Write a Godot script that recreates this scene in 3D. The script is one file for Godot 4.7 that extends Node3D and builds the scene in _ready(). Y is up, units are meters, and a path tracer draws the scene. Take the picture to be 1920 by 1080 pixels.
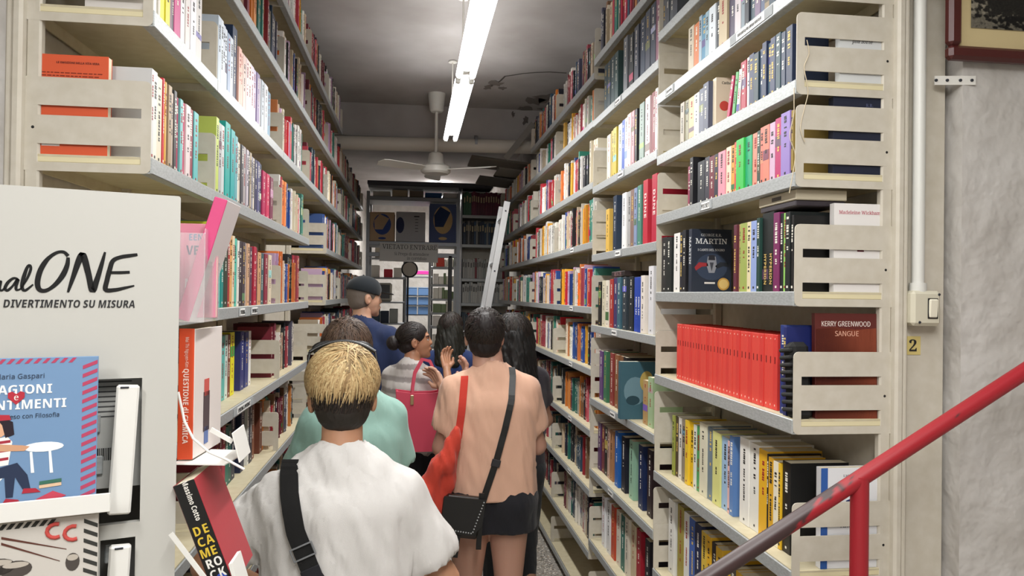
extends Node3D
# ---------- camera model: pixels of the 1920x1080 photograph to directions ----------
const EYE := Vector3(0, 1.7, 0)
const FOCAL := 1400.0
var cam_r: Vector3
var cam_u: Vector3
var cam_f: Vector3
var used := {}
var M := {}
var rng := RandomNumberGenerator.new()
var solo_books := 0
var far_books: MB
const BAY_R := [1.70, 2.74, 3.77, 4.82, 5.86, 6.90, 7.94]
const XR := 0.914
const XL := -0.567
const DEEP := 0.252

class MB:
	var v := PackedVector3Array()
	var n := PackedVector3Array()
	var c := PackedColorArray()
	var uv := PackedVector2Array()
	var ix := PackedInt32Array()
	func quad(a: Vector3, b: Vector3, cc: Vector3, d: Vector3, nrm: Vector3, col: Color) -> void:
		var k := v.size()
		if (cc - a).cross(b - a).dot(nrm) < 0.0:
			var t := b
			b = d
			d = t
		v.append(a); v.append(b); v.append(cc); v.append(d)
		for j in 4:
			n.append(nrm); c.append(col)
		uv.append(Vector2(0, 1)); uv.append(Vector2(1, 1)); uv.append(Vector2(1, 0)); uv.append(Vector2(0, 0))
		ix.append(k); ix.append(k + 1); ix.append(k + 2); ix.append(k); ix.append(k + 2); ix.append(k + 3)
	func tri(a: Vector3, b: Vector3, cc: Vector3, nrm: Vector3, col: Color) -> void:
		var k := v.size()
		if (cc - a).cross(b - a).dot(nrm) < 0.0:
			var t := b
			b = cc
			cc = t
		v.append(a); v.append(b); v.append(cc)
		for j in 3:
			n.append(nrm); c.append(col); uv.append(Vector2.ZERO)
		ix.append(k); ix.append(k + 1); ix.append(k + 2)
	func box(o: Vector3, s: Vector3, col: Color = Color.WHITE, bs := Basis()) -> void:
		var x := bs.x * s.x * 0.5
		var y := bs.y * s.y * 0.5
		var z := bs.z * s.z * 0.5
		quad(o + x - y - z, o + x + y - z, o + x + y + z, o + x - y + z, bs.x, col)
		quad(o - x - y - z, o - x + y - z, o - x + y + z, o - x - y + z, -bs.x, col)
		quad(o + y - x - z, o + y + x - z, o + y + x + z, o + y - x + z, bs.y, col)
		quad(o - y - x - z, o - y + x - z, o - y + x + z, o - y - x + z, -bs.y, col)
		quad(o + z - x - y, o + z + x - y, o + z + x + y, o + z - x + y, bs.z, col)
		quad(o - z - x - y, o - z + x - y, o - z + x + y, o - z - x + y, -bs.z, col)
	func cham(o: Vector3, s: Vector3, r: float, col: Color = Color.WHITE, bs := Basis()) -> void:
		var h := s * 0.5
		r = minf(r, minf(h.x, minf(h.y, h.z)) * 0.9)
		var ax := [bs.x, bs.y, bs.z]
		var hh := [h.x, h.y, h.z]
		for a in 3:
			var b := (a + 1) % 3
			var e := (a + 2) % 3
			var A: Vector3 = ax[a]
			var B: Vector3 = ax[b]
			var C: Vector3 = ax[e]
			for sg in [-1.0, 1.0]:
				var p: Vector3 = o + A * hh[a] * sg
				var u: Vector3 = B * (hh[b] - r)
				var w: Vector3 = C * (hh[e] - r)
				quad(p - u - w, p + u - w, p + u + w, p - u + w, A * sg, col)
				for s2 in [-1.0, 1.0]:
					var q1: Vector3 = o + A * hh[a] * sg + B * (hh[b] - r) * s2
					var q2: Vector3 = o + A * (hh[a] - r) * sg + B * hh[b] * s2
					var w2: Vector3 = C * (hh[e] - r)
					quad(q1 - w2, q1 + w2, q2 + w2, q2 - w2, (A * sg + B * s2).normalized(), col)
		for sx in [-1.0, 1.0]:
			for sy in [-1.0, 1.0]:
				for sz in [-1.0, 1.0]:
					var p0: Vector3 = o + bs.x * h.x * sx + bs.y * (h.y - r) * sy + bs.z * (h.z - r) * sz
					var p1: Vector3 = o + bs.x * (h.x - r) * sx + bs.y * h.y * sy + bs.z * (h.z - r) * sz
					var p2: Vector3 = o + bs.x * (h.x - r) * sx + bs.y * (h.y - r) * sy + bs.z * h.z * sz
					tri(p0, p1, p2, (bs.x * sx + bs.y * sy + bs.z * sz).normalized(), col)
	func bar(a: Vector3, b: Vector3, w: float, t: float, col: Color = Color.WHITE, side := Vector3.UP) -> void:
		var y := (b - a).normalized()
		var x := y.cross(side)
		if x.length() < 0.01:
			x = y.cross(Vector3.RIGHT)
		x = x.normalized()
		box((a + b) * 0.5, Vector3(w, (b - a).length(), t), col, Basis(x, y, x.cross(y)))
	func tube(pts: Array, r, sides := 12, col: Color = Color.WHITE, caps := true) -> void:
		var k := v.size()
		var m := pts.size()
		var ref := Vector3.UP
		if absf((pts[m - 1] - pts[0]).normalized().dot(ref)) > 0.9:
			ref = Vector3.RIGHT
		for j in m:
			var t: Vector3 = (pts[mini(j + 1, m - 1)] - pts[maxi(j - 1, 0)]).normalized()
			var x := t.cross(ref).normalized()
			var y := x.cross(t)
			ref = y
			var rad: float = r[j] if r is Array else r
			for s in sides:
				var an := TAU * s / sides
				var nn := x * cos(an) + y * sin(an)
				v.append(pts[j] + nn * rad); n.append(nn); c.append(col); uv.append(Vector2(float(s) / sides, float(j) / m))
		for j in m - 1:
			for s in sides:
				var a := k + j * sides + s
				var b := k + j * sides + (s + 1) % sides
				if (v[b + sides] - v[a]).cross(v[b] - v[a]).dot(n[a] + n[b]) >= 0.0:
					ix.append(a); ix.append(b); ix.append(b + sides); ix.append(a); ix.append(b + sides); ix.append(a + sides)
				else:
					ix.append(a); ix.append(b + sides); ix.append(b); ix.append(a); ix.append(a + sides); ix.append(b + sides)
		if caps:
			for e in [0, m - 1]:
				var t: Vector3 = (pts[1] - pts[0]).normalized() * -1.0 if e == 0 else (pts[m - 1] - pts[m - 2]).normalized()
				var k0: int = k + e * sides
				for s in range(1, sides - 1):
					tri(v[k0], v[k0 + s], v[k0 + s + 1], t, col)
	func lathe(prof: Array, segs: int, o: Vector3, col: Color = Color.WHITE, bs := Basis()) -> void:
		for j in prof.size() - 1:
			var a: Vector2 = prof[j]
			var b: Vector2 = prof[j + 1]
			var tn := Vector2(b.y - a.y, a.x - b.x).normalized()
			for s in segs:
				var k := v.size()
				for e in [[a, s], [b, s], [b, s + 1], [a, s + 1]]:
					var an: float = TAU * e[1] / segs
					var dir := bs.x * cos(an) + bs.z * sin(an)
					v.append(o + dir * e[0].x + bs.y * e[0].y)
					n.append((dir * tn.x + bs.y * tn.y).normalized()); c.append(col); uv.append(Vector2.ZERO)
				if (v[k + 2] - v[k]).cross(v[k + 1] - v[k]).dot(n[k]) + (v[k + 3] - v[k]).cross(v[k + 2] - v[k]).dot(n[k]) >= 0.0:
					ix.append(k); ix.append(k + 1); ix.append(k + 2); ix.append(k); ix.append(k + 2); ix.append(k + 3)
				else:
					ix.append(k); ix.append(k + 2); ix.append(k + 1); ix.append(k); ix.append(k + 3); ix.append(k + 2)
	func prism(poly: PackedVector2Array, depth: float, tr: Transform3D, col: Color = Color.WHITE) -> void:
		var t := Geometry2D.triangulate_polygon(poly)
		for sg in [0.0, 1.0]:
			for j in range(0, t.size(), 3):
				tri(tr * Vector3(poly[t[j]].x, poly[t[j]].y, depth * sg), tr * Vector3(poly[t[j + 1]].x, poly[t[j + 1]].y, depth * sg), tr * Vector3(poly[t[j + 2]].x, poly[t[j + 2]].y, depth * sg), tr.basis.z * (sg * 2.0 - 1.0), col)
		var cw := Geometry2D.is_polygon_clockwise(poly)
		for j in poly.size():
			var a := poly[j]
			var b := poly[(j + 1) % poly.size()]
			var nn := Vector2(b.y - a.y, a.x - b.x) * (-1.0 if cw else 1.0)
			quad(tr * Vector3(a.x, a.y, 0), tr * Vector3(b.x, b.y, 0), tr * Vector3(b.x, b.y, depth), tr * Vector3(a.x, a.y, depth), (tr.basis * Vector3(nn.x, nn.y, 0)).normalized(), col)
	# a plate in its xy plane with rectangular slots, corners of the side at x = w rounded
	func plate(w: float, h: float, t: float, holes: Array, tr: Transform3D, r := 0.012, col: Color = Color.WHITE) -> void:
		var xs := [0.0, w - r, w]
		var ys := [0.0, r, h - r, h]
		for q in holes:
			xs.append(q.position.x); xs.append(q.end.x); ys.append(q.position.y); ys.append(q.end.y)
		xs.sort(); ys.sort()
		for i in xs.size() - 1:
			for j in ys.size() - 1:
				var x0: float = xs[i]
				var x1: float = xs[i + 1]
				var y0: float = ys[j]
				var y1: float = ys[j + 1]
				if x1 - x0 < 1e-5 or y1 - y0 < 1e-5:
					continue
				var mid := Vector2(x0 + x1, y0 + y1) * 0.5
				if mid.x > w - r and (mid.y < r or mid.y > h - r):
					continue
				var cut := false
				for q in holes:
					cut = cut or q.has_point(mid)
				if cut:
					continue
				for z in [0.0, t]:
					quad(tr * Vector3(x0, y0, z), tr * Vector3(x1, y0, z), tr * Vector3(x1, y1, z), tr * Vector3(x0, y1, z), tr.basis.z * (1.0 if z > 0.0 else -1.0), col)
		for q in holes:
			var a: Vector2 = q.position
			var b: Vector2 = q.end
			for e in [[a, Vector2(b.x, a.y), Vector2(0, 1)], [Vector2(a.x, b.y), b, Vector2(0, -1)], [a, Vector2(a.x, b.y), Vector2(1, 0)], [Vector2(b.x, a.y), b, Vector2(-1, 0)]]:
				quad(tr * Vector3(e[0].x, e[0].y, 0), tr * Vector3(e[1].x, e[1].y, 0), tr * Vector3(e[1].x, e[1].y, t), tr * Vector3(e[0].x, e[0].y, t), tr.basis * Vector3(e[2].x, e[2].y, 0), col)
		var rim := [Vector2(0, 0), Vector2(w - r, 0)]
		for s in range(1, 5):
			rim.append(Vector2(w - r + sin(PI * s / 8.0) * r, r - cos(PI * s / 8.0) * r))
		for s in 5:
			rim.append(Vector2(w - r + cos(PI * s / 8.0) * r, h - r + sin(PI * s / 8.0) * r))
		rim.append(Vector2(0, h))
		for j in rim.size():
			var a: Vector2 = rim[j]
			var b: Vector2 = rim[(j + 1) % rim.size()]
			if a.distance_to(b) > 1e-6:
				quad(tr * Vector3(a.x, a.y, 0), tr * Vector3(b.x, b.y, 0), tr * Vector3(b.x, b.y, t), tr * Vector3(a.x, a.y, t), tr.basis * Vector3(b.y - a.y, a.x - b.x, 0).normalized(), col)
		for ce in [Vector2(w - r, r), Vector2(w - r, h - r)]:
			for s in 4:
				var a0: float = PI * s / 8.0 - (PI / 2 if ce.y <= r + 1e-6 else 0.0)
				var a1 := a0 + PI / 8.0
				for z in [0.0, t]:
					tri(tr * Vector3(ce.x, ce.y, z), tr * Vector3(ce.x + cos(a0) * r, ce.y + sin(a0) * r, z), tr * Vector3(ce.x + cos(a1) * r, ce.y + sin(a1) * r, z), tr.basis.z * (1.0 if z > 0.0 else -1.0), col)
	func merge(o: MB, tr := Transform3D()) -> void:
		var k := v.size()
		for j in o.v.size():
			v.append(tr * o.v[j]); n.append((tr.basis * o.n[j]).normalized())
		c.append_array(o.c); uv.append_array(o.uv)
		for j in o.ix:
			ix.append(k + j)
	func mesh() -> ArrayMesh:
		var a := []
		a.resize(Mesh.ARRAY_MAX)
		a[Mesh.ARRAY_VERTEX] = v; a[Mesh.ARRAY_NORMAL] = n; a[Mesh.ARRAY_COLOR] = c; a[Mesh.ARRAY_TEX_UV] = uv; a[Mesh.ARRAY_INDEX] = ix
		var m := ArrayMesh.new()
		m.add_surface_from_arrays(Mesh.PRIMITIVE_TRIANGLES, a)
		return m

# ---------- helpers ----------
func ray(px: float, py: float) -> Vector3:
	return cam_f + cam_r * ((px - 960.0) / FOCAL) - cam_u * ((py - 540.0) / FOCAL)
func q(px: float, py: float, d: float) -> Vector3:      # the point seen at a pixel, d metres down the aisle
	var r := ray(px, py)
	return EYE + r * (d / -r.z)
func qx(px: float, py: float, x: float) -> Vector3:     # the point seen at a pixel on the plane of a bookcase front
	var r := ray(px, py)
	return EYE + r * (x / r.x)
func d_at(px: float, x: float, y: float) -> float:      # how far down the aisle a bookcase front crosses a pixel column
	var t := (px - 960.0) / FOCAL
	var w := cam_r - cam_f * t
	return (x * w.x + (y - EYE.y) * w.y) / w.z
func lin(hex: String) -> Color:
	return Color(hex).srgb_to_linear()
func numbered(called: String) -> String:
	used[called] = used.get(called, -1) + 1
	return called if used[called] == 0 else "%s_%03d" % [called, used[called]]
func tag(o: Node, label: String, category: String, group := "", kind := "") -> void:
	o.set_meta("label", label)
	if category: o.set_meta("category", category)
	if group: o.set_meta("group", group)
	if kind: o.set_meta("kind", kind)
func thing(called: String, label: String, category: String, at := Vector3.ZERO, group := "") -> Node3D:
	var o := Node3D.new()
	o.name = numbered(called)
	add_child(o)
	o.position = at
	tag(o, label, category, group)
	return o
func part(called: String, mb, mat: Material, parent: Node, at := Vector3.ZERO) -> MeshInstance3D:
	var o := MeshInstance3D.new()
	o.mesh = mb.mesh() if mb is MB else mb
	o.name = called
	o.material_override = mat
	o.position = at
	parent.add_child(o, true)
	return o
func solo(called: String, mb, mat: Material, label: String, category: String, group := "", at := Vector3.ZERO) -> MeshInstance3D:
	var o := part(numbered(called), mb, mat, self, at)
	tag(o, label, category, group)
	return o
func structure(called: String, mb: MB, mat: Material, label: String) -> MeshInstance3D:
	var o := part(called, mb, mat, self)
	tag(o, label, "", "", "structure")
	return o
func mat(key: String, col: Color, rough := 0.6, metal := 0.0) -> StandardMaterial3D:
	var m := StandardMaterial3D.new()
	m.resource_name = key
	m.albedo_color = col
	m.roughness = rough
	m.metallic = metal
	M[key] = m
	return m
func noise_tex(freq: float, lo: Color, hi: Color, oct := 4, sd := 1, sz := 512, typ := FastNoiseLite.TYPE_SIMPLEX_SMOOTH) -> NoiseTexture2D:
	var f := FastNoiseLite.new()
	f.noise_type = typ
	f.seed = sd
	f.frequency = freq
	f.fractal_octaves = oct
	var t := NoiseTexture2D.new()
	t.noise = f
	t.width = sz; t.height = sz
	t.seamless = true
	var g := Gradient.new()
	g.set_color(0, lo); g.set_color(1, hi)
	t.color_ramp = g
	return t
func ink(col: Color) -> StandardMaterial3D:
	var k := "ink" + col.to_html()
	return M[k] if M.has(k) else mat(k, col, 0.6)
# flat lettering: height of capitals h, centred at `at`, running along bs.x, facing bs.z
func words(txt: String, h: float, at: Vector3, bs: Basis, col: Color, parent: Node, font := "Droid Sans", squeeze := 1.0, slant := 0.0, weight := 400) -> MeshInstance3D:
	var key := font + str(weight)
	if not M.has(key):
		var f := SystemFont.new()
		f.font_names = PackedStringArray([font])
		f.font_weight = weight
		M[key] = f
	var t := TextMesh.new()
	t.text = txt
	t.font = M[key]
	t.font_size = 48
	t.pixel_size = h / 34.5
	t.depth = 0.0006
	t.curve_step = 3.0
	var o := part("lettering", t, ink(col), parent)
	var b := Basis(bs.x * squeeze, bs.y + bs.x * slant, bs.z)
	o.transform = Transform3D(b, at)
	return o
func setup_materials() -> void:
	var cream := mat("cream", Color("cdc7ba"), 0.5)
	cream.albedo_texture = noise_tex(0.012, Color("f0eee9"), Color("ffffff"), 5, 3)
	cream.uv1_triplanar = true
	cream.uv1_scale = Vector3.ONE * 3.0
	var deck := mat("deck", Color("cdc4a8"), 0.55)
	deck.albedo_texture = noise_tex(0.02, Color("efebe2"), Color("ffffff"), 5, 8)
	deck.uv1_triplanar = true
	deck.uv1_scale = Vector3.ONE * 2.0
	var lip := mat("lip", Color("b9bdbd"), 0.45, 0.25)
	lip.albedo_texture = noise_tex(0.05, Color("d8d8d8"), Color("ffffff"), 4, 5)
	lip.uv1_triplanar = true
	lip.uv1_scale = Vector3(2, 6, 2)
	mat("trim_cream", Color("ddd3ad"), 0.5)
	var vc := mat("book", Color.WHITE, 0.48)
	vc.vertex_color_use_as_albedo = true
	var vm := mat("matte", Color.WHITE, 0.85)
	vm.vertex_color_use_as_albedo = true
	mat("paper", Color("ddd3ba"), 0.9)
	var wl := mat("plaster", Color("cbc8c4"), 0.8)
	wl.albedo_texture = noise_tex(0.012, Color("e6e4e1"), Color("ffffff"), 6, 21)
	wl.uv1_triplanar = true
	wl.uv1_scale = Vector3.ONE * 0.7
	wl.heightmap_enabled = true
	wl.heightmap_texture = noise_tex(0.02, Color.BLACK, Color.WHITE, 5, 14)
	wl.heightmap_scale = 0.9
	mat("steel", Color("8f9296"), 0.45, 0.6)
	mat("dark_steel", Color("3a3d44"), 0.5, 0.4)
	mat("alu", Color("c3c6c8"), 0.35, 0.7)
	mat("white_plastic", Color("d9d9d3"), 0.4)
	mat("white_metal", Color("dcdad3"), 0.4)
	mat("black_plastic", Color("151515"), 0.4)
	var skin := mat("skin", Color.WHITE, 0.5)
	skin.vertex_color_use_as_albedo = true
	skin.subsurf_scatter_enabled = true
	skin.subsurf_scatter_strength = 0.12
	var hair := mat("hair", Color.WHITE, 0.62)
	hair.vertex_color_use_as_albedo = true
	var cloth := mat("cloth", Color.WHITE, 0.95)
	cloth.vertex_color_use_as_albedo = true
	cloth.rim_enabled = true
	cloth.rim = 0.25
	cloth.heightmap_enabled = true
	cloth.heightmap_texture = noise_tex(0.25, Color.BLACK, Color.WHITE, 3, 4, 256)
	cloth.heightmap_scale = 0.06
	cloth.uv1_triplanar = true
	cloth.uv1_scale = Vector3.ONE * 8.0
# ---------- shelving ----------
func bookcase(called_label: String, sx: int, d0: float, d1: float, lips: Array, near_panel := true, far_panel := true, front := 0.0) -> Node3D:
	# sx = 1: the front faces -x (bookcase at +x); sx = -1 mirrored
	var xf: float = (XR if sx > 0 else XL) + front * sx
	var o := thing("bookcase", called_label, "bookcase", Vector3(xf, 0, -d0), "metal bookcases along the aisle")
	var w := d1 - d0
	var bk := MB.new()
	bk.box(Vector3(sx * (DEEP + 0.008), 1.55, -w / 2), Vector3(0.006, 3.0, w - 0.012))
	part("back_panel", bk, M.cream, o)
	for e in [0.012, w - 0.012]:
		var up := MB.new()
		up.cham(Vector3(sx * (DEEP - 0.012), 1.53, -e), Vector3(0.03, 3.06, 0.022), 0.004)
		part("upright", up, M.cream, o)
	for y in lips:
		var s := MB.new()
		s.box(Vector3(sx * (DEEP * 0.5 + 0.002), y + 0.033, -w / 2), Vector3(DEEP - 0.006, 0.005, w - 0.004))
		s.box(Vector3(sx * (DEEP - 0.006), y + 0.018, -w / 2), Vector3(0.004, 0.03, w - 0.01))
		var sh := part("shelf", s, M.deck, o)
		var l := MB.new()
		l.cham(Vector3(0, y + 0.018, -w / 2), Vector3(0.006, 0.036, w - 0.003), 0.0018)
		l.box(Vector3(sx * 0.012, y + 0.002, -w / 2), Vector3(0.022, 0.003, w - 0.004))
		part("front_lip", l, M.lip, sh)
		for side in [0, 1]:
			if (side == 0 and not near_panel) or (side == 1 and not far_panel):
				continue
			var p := MB.new()
			var ph := 0.2
			var pw := DEEP + 0.004
			var z := -0.0022 if side == 0 else -w + 0.004
			var bs := Basis(Vector3(-sx, 0, 0), Vector3.UP, Vector3(0, 0, 1))
			var hl := [Rect2(pw * 0.07, ph * 0.595, pw * 0.85, ph * 0.105), Rect2(pw * 0.07, ph * 0.095, pw * 0.85, ph * 0.195)]
			p.plate(pw, ph, 0.0028, hl, Transform3D(bs, Vector3(sx * pw, y, z - 0.0014)), 0.013)
			var pn := part("end_panel", p, M.cream, o)
			var tb := MB.new()
			tb.cham(Vector3(sx * (pw * 0.505), y + ph * 0.137, z - 0.002), Vector3(pw * 0.85, ph * 0.085, 0.004), 0.0015)
			part("support_tab", tb, M.trim_cream, pn)
			var rv := MB.new()
			rv.lathe([Vector2(0.0, 0.0005), Vector2(0.0028, 0.0005), Vector2(0.0034, 0.0)], 8, Vector3(sx * pw * 0.93, y + ph * 0.46, z + 0.0014), Color.WHITE, Basis(Vector3.RIGHT, Vector3.BACK, Vector3.DOWN))
			part("rivet", rv, M.black_plastic, pn)
	return o
func shelf_label(txt: String, x: float, sx: int, y: float, d: float, w: float, label: String) -> void:
	# paper strip stuck on the lip of a shelf
	var o := thing("shelf_label", label, "label", Vector3(x - sx * 0.0042, y + 0.018, -d), "paper labels on the shelf edges")
	var g := MB.new()
	g.box(Vector3.ZERO, Vector3(0.0012, 0.025, w), lin("9fa3a5"))
	g.box(Vector3(-sx * 0.0005, 0, 0), Vector3(0.0012, 0.0235, w * 0.66), lin("e9e9e6"))
	part("strip", g, M.matte, o)
	var bs := Basis(Vector3(0, 0, sx), Vector3.UP, Vector3(-sx, 0, 0))
	if txt:
		words(txt, 0.0135, Vector3(-sx * 0.0016, -0.0005, 0), bs, Color("202020"), o, "Droid Sans", w * 0.62 / (0.0105 * txt.length()))
	else:
		var k := MB.new()
		var t := -w * 0.28
		while t < w * 0.26:
			var lw := rng.randf_range(0.003, 0.006)
			k.box(Vector3(-sx * 0.0013, rng.randf_range(-0.001, 0.001), t), Vector3(0.0006, 0.008, lw), lin("3a3a3a"))
			t += lw + 0.003
		part("lettering", k, M.matte, o).set_meta("kind", "stuff")
# ---------- books ----------
func shade_name(c: Color) -> String:
	var v := c.v
	var s := c.s
	var h := c.h * 360.0
	if s < 0.16:
		return "black" if v < 0.2 else "dark grey" if v < 0.42 else "grey" if v < 0.66 else "pale grey" if v < 0.84 else "white"
	if v < 0.17:
		return "black"
	if s < 0.34 and v > 0.72 and h > 20.0 and h < 75.0:
		return "cream"
	var nm := "red"
	for e in [[14, "red"], [38, "orange"], [48, "ochre"], [66, "yellow"], [95, "lime green"], [160, "green"], [195, "teal"], [248, "blue"], [280, "violet"], [318, "purple"], [345, "pink"], [361, "red"]]:
		if h < e[0]:
			nm = e[1]
			break
	if nm == "orange" and v < 0.7:
		nm = "brown"
	if nm == "red" and s < 0.5 and v > 0.6:
		nm = "rose"
	return ("dark " if v < 0.4 else "pale " if s < 0.35 and v > 0.6 else "") + nm
func nth(k: int) -> String:
	return str(k) + ("st" if k % 10 == 1 and k != 11 else "nd" if k % 10 == 2 and k != 12 else "rd" if k % 10 == 3 and k != 13 else "th")
func spine_marks(mb: MB, sx: int, x: float, y: float, h: float, z: float, t: float, col: Color, bs: Basis, o: Vector3) -> void:
	# unreadable rows of small letters and a publisher's mark down a spine
	var dark: bool = col.get_luminance() > 0.22
	var ic := lin("262626") if dark else lin("e6e2d6")
	var rr := rng.randf()
	if rr < 0.18 and not dark:
		ic = lin("d9b860")
	elif rr < 0.3 and dark:
		ic = lin("9a2a2a")
	var lw: float = minf(t * 0.42, 0.011)
	var yy := y + h * rng.randf_range(0.86, 0.94)
	var lo := y + h * rng.randf_range(0.25, 0.5)
	var split := y + h * rng.randf_range(0.55, 0.7)
	while yy > lo:
		var lh := rng.randf_range(0.0025, 0.006)
		if rng.randf() > 0.16 and absf(yy - split) > 0.008:
			mb.box(o + bs * Vector3(x - sx * 0.0003, yy, z + rng.randf_range(-0.0006, 0.0006)), Vector3(0.0006, lh, lw * (1.0 if yy > split else 0.7)), ic, bs)
		yy -= lh + 0.0022
	mb.box(o + bs * Vector3(x - sx * 0.0003, y + h * 0.06, z), Vector3(0.0006, 0.006, minf(t * 0.5, 0.007)), ic, bs)
func book_into(cv: MB, pg: MB, ti: MB, sx: int, x: float, y: float, z: float, t: float, h: float, dp: float, col: Color, lean := 0.0, marks := true, hard := false) -> void:
	# spine at x facing -sx, thickness along z, standing on y
	var bs := Basis(Vector3.RIGHT, lean)
	var o := Vector3(x, y, z)
	var bt := 0.0022 if hard else 0.0009
	var inx := 0.004 if hard else 0.0012
	cv.cham(o + bs * Vector3(sx * bt * 0.8, h / 2, 0), Vector3(bt * 1.6, h, t), minf(0.0009, t * 0.2), col, bs)
	for sg in [-1.0, 1.0]:
		cv.box(o + bs * Vector3(sx * (dp / 2 + bt * 0.8), h / 2, sg * (t / 2 - bt / 2)), Vector3(dp - bt, h, bt), col, bs)
	pg.box(o + bs * Vector3(sx * (dp / 2 + bt - inx * 0.3), h / 2, 0), Vector3(dp - bt * 2.0 - inx, h - inx * 2.0, t - bt * 2.0), lin("d9cfb4"), bs)
	if marks and rng.randf() < 0.16 and t > 0.01:
		var bc := Color.from_hsv(rng.randf(), rng.randf_range(0.1, 0.7), rng.randf_range(0.3, 0.9)).srgb_to_linear()
		cv.box(o + bs * Vector3(-sx * 0.0001, h * rng.randf_range(0.12, 0.8), 0), Vector3(0.0004, h * rng.randf_range(0.06, 0.2), t * 0.98), bc, bs)
	if marks and t > 0.005:
		spine_marks(ti, sx, -sx * 0.0001, 0, h, 0, t, col, bs, o)
func add_book(sx: int, x: float, y: float, z: float, t: float, h: float, dp: float, hex: String, where: String, k: int, alone: bool, lean := 0.0, special := "", hard := false) -> Node3D:
	var col := lin(hex)
	if not alone:
		book_into(far_books, far_books, far_books, sx, x, y, z, t, h, dp, col, lean, t > 0.011, hard)
		return null
	solo_books += 1
	var lb := special if special else "%s %s, %s along %s" % [shade_name(Color(hex)), "hardback" if hard else ("thick book" if t > 0.032 else "thin book" if t < 0.013 else "book"), nth(k), where]
	var o := thing("book", lb, "book", Vector3(x, y, z), "books standing on " + where)
	var cv := MB.new()
	var pg := MB.new()
	var ti := MB.new()
	book_into(cv, pg, ti, sx, 0, 0, 0, t, h, dp, col, lean, special == "", hard)
	part("cover", cv, M.book, o)
	part("page_block", pg, M.paper, o)
	if ti.v.size():
		part("lettering", ti, M.book, o).set_meta("kind", "stuff")
	return o
# "px hex height;px hex;..." from the near end to the far end; "-" leaves a gap; returns the book nodes
func row(spec: String, sx: int, y: float, h: float, where: String, alone := true, x_in := 0.012, special := "") -> Array:
	var items := spec.split(";")
	var res := []
	var k := 0
	var x: float = (XR if sx > 0 else XL) + sx * x_in
	for i in items.size() - 1:
		var a := items[i].strip_edges().split(" ")
		var b := items[i + 1].strip_edges().split(" ")
		if a[1] == "-":
			continue
		var z0 := -d_at(float(a[0]), x, y + 0.1)
		var z1 := -d_at(float(b[0]), x, y + 0.1)
		if absf(z0 - z1) > 0.06:
			z1 = z0 - 0.06
		var hh: float = float(a[2]) if a.size() > 2 else h * rng.randf_range(0.93, 1.03)
		k += 1
		res.append(add_book(sx, x + sx * rng.randf_range(0.0, 0.008), y, (z0 + z1) / 2, absf(z0 - z1) - 0.0006, hh, minf(hh * rng.randf_range(0.62, 0.68), 0.2), a[1], where, k, alone, 0.0, special, rng.randf() < 0.25))
	return res
func fill_row(pal: Array, sx: int, d0: float, d1: float, y: float, h: float, where: String, alone: bool, k := 0, x_in := 0.012) -> void:
	var d := d0
	if y < 1.33:
		x_in = 0.04
	var x: float = (XR if sx > 0 else XL) + sx * x_in
	var run := 0
	var hex: String = pal[0]
	var t := 0.02
	var hh := h
	while d < d1 - 0.012:
		if run <= 0:
			hex = pal[rng.randi() % pal.size()]
			run = 1 if rng.randf() < 0.75 else rng.randi_range(2, 5)
			t = clampf(rng.randfn(0.023, 0.009), 0.009, 0.05)
			hh = h * rng.randf_range(0.78, 1.04)
		run -= 1
		t = minf(t, d1 - d)
		k += 1
		var c := Color(hex)
		c = Color.from_hsv(c.h, clampf(c.s * rng.randf_range(0.85, 1.15), 0, 1), clampf(c.v * rng.randf_range(0.85, 1.12), 0, 1))
		add_book(sx, x + sx * rng.randf_range(0.0, 0.02), y, -(d + t / 2), t - 0.0006, hh, minf(hh * 0.65, 0.2), c.to_html(false), where, k, alone, 0.0, "", rng.randf() < 0.25)
		d += t
func cover_book(at: Vector3, w: float, h: float, t: float, turn: float, tilt: float, hex: String, label: String) -> Node3D:
	# a book whose front cover shows: origin at the middle of the cover's foot, cover facing +z before turning
	solo_books += 1
	var o := thing("book", label, "book", at, "")
	o.rotation = Vector3(-tilt, turn, 0)
	var cv := MB.new()
	cv.cham(Vector3(0, h / 2, -0.0006), Vector3(w, h, 0.0014), 0.0004, lin(hex))
	cv.cham(Vector3(0, h / 2, -t + 0.0006), Vector3(w, h, 0.0014), 0.0004, lin(hex))
	cv.cham(Vector3(-w / 2 + 0.0007, h / 2, -t / 2), Vector3(0.0014, h, t), 0.0004, lin(hex))
	part("cover", cv, M.book, o)
	var pg := MB.new()
	pg.box(Vector3(0.0005, h / 2, -t / 2), Vector3(w - 0.003, h - 0.002, t - 0.003))
	part("page_block", pg, M.paper, o)
	return o
func blot(parent: Node, called: String, pts: Array, z: float, hex: String, sx := 1.0, sy := 1.0) -> void:
	# flat printed shape on a cover
	var p := PackedVector2Array()
	for a in pts:
		p.append(Vector2(a[0] * sx, a[1] * sy))
	var m := MB.new()
	m.prism(p, 0.0003, Transform3D(Basis(), Vector3(0, 0, z)), lin(hex))
	part(called, m, M.matte, parent)
func oval(cx: float, cy: float, rx: float, ry: float, k := 16) -> Array:
	var r := []
	for i in k:
		r.append([cx + cos(TAU * i / k) * rx, cy + sin(TAU * i / k) * ry])
	return r
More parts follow.
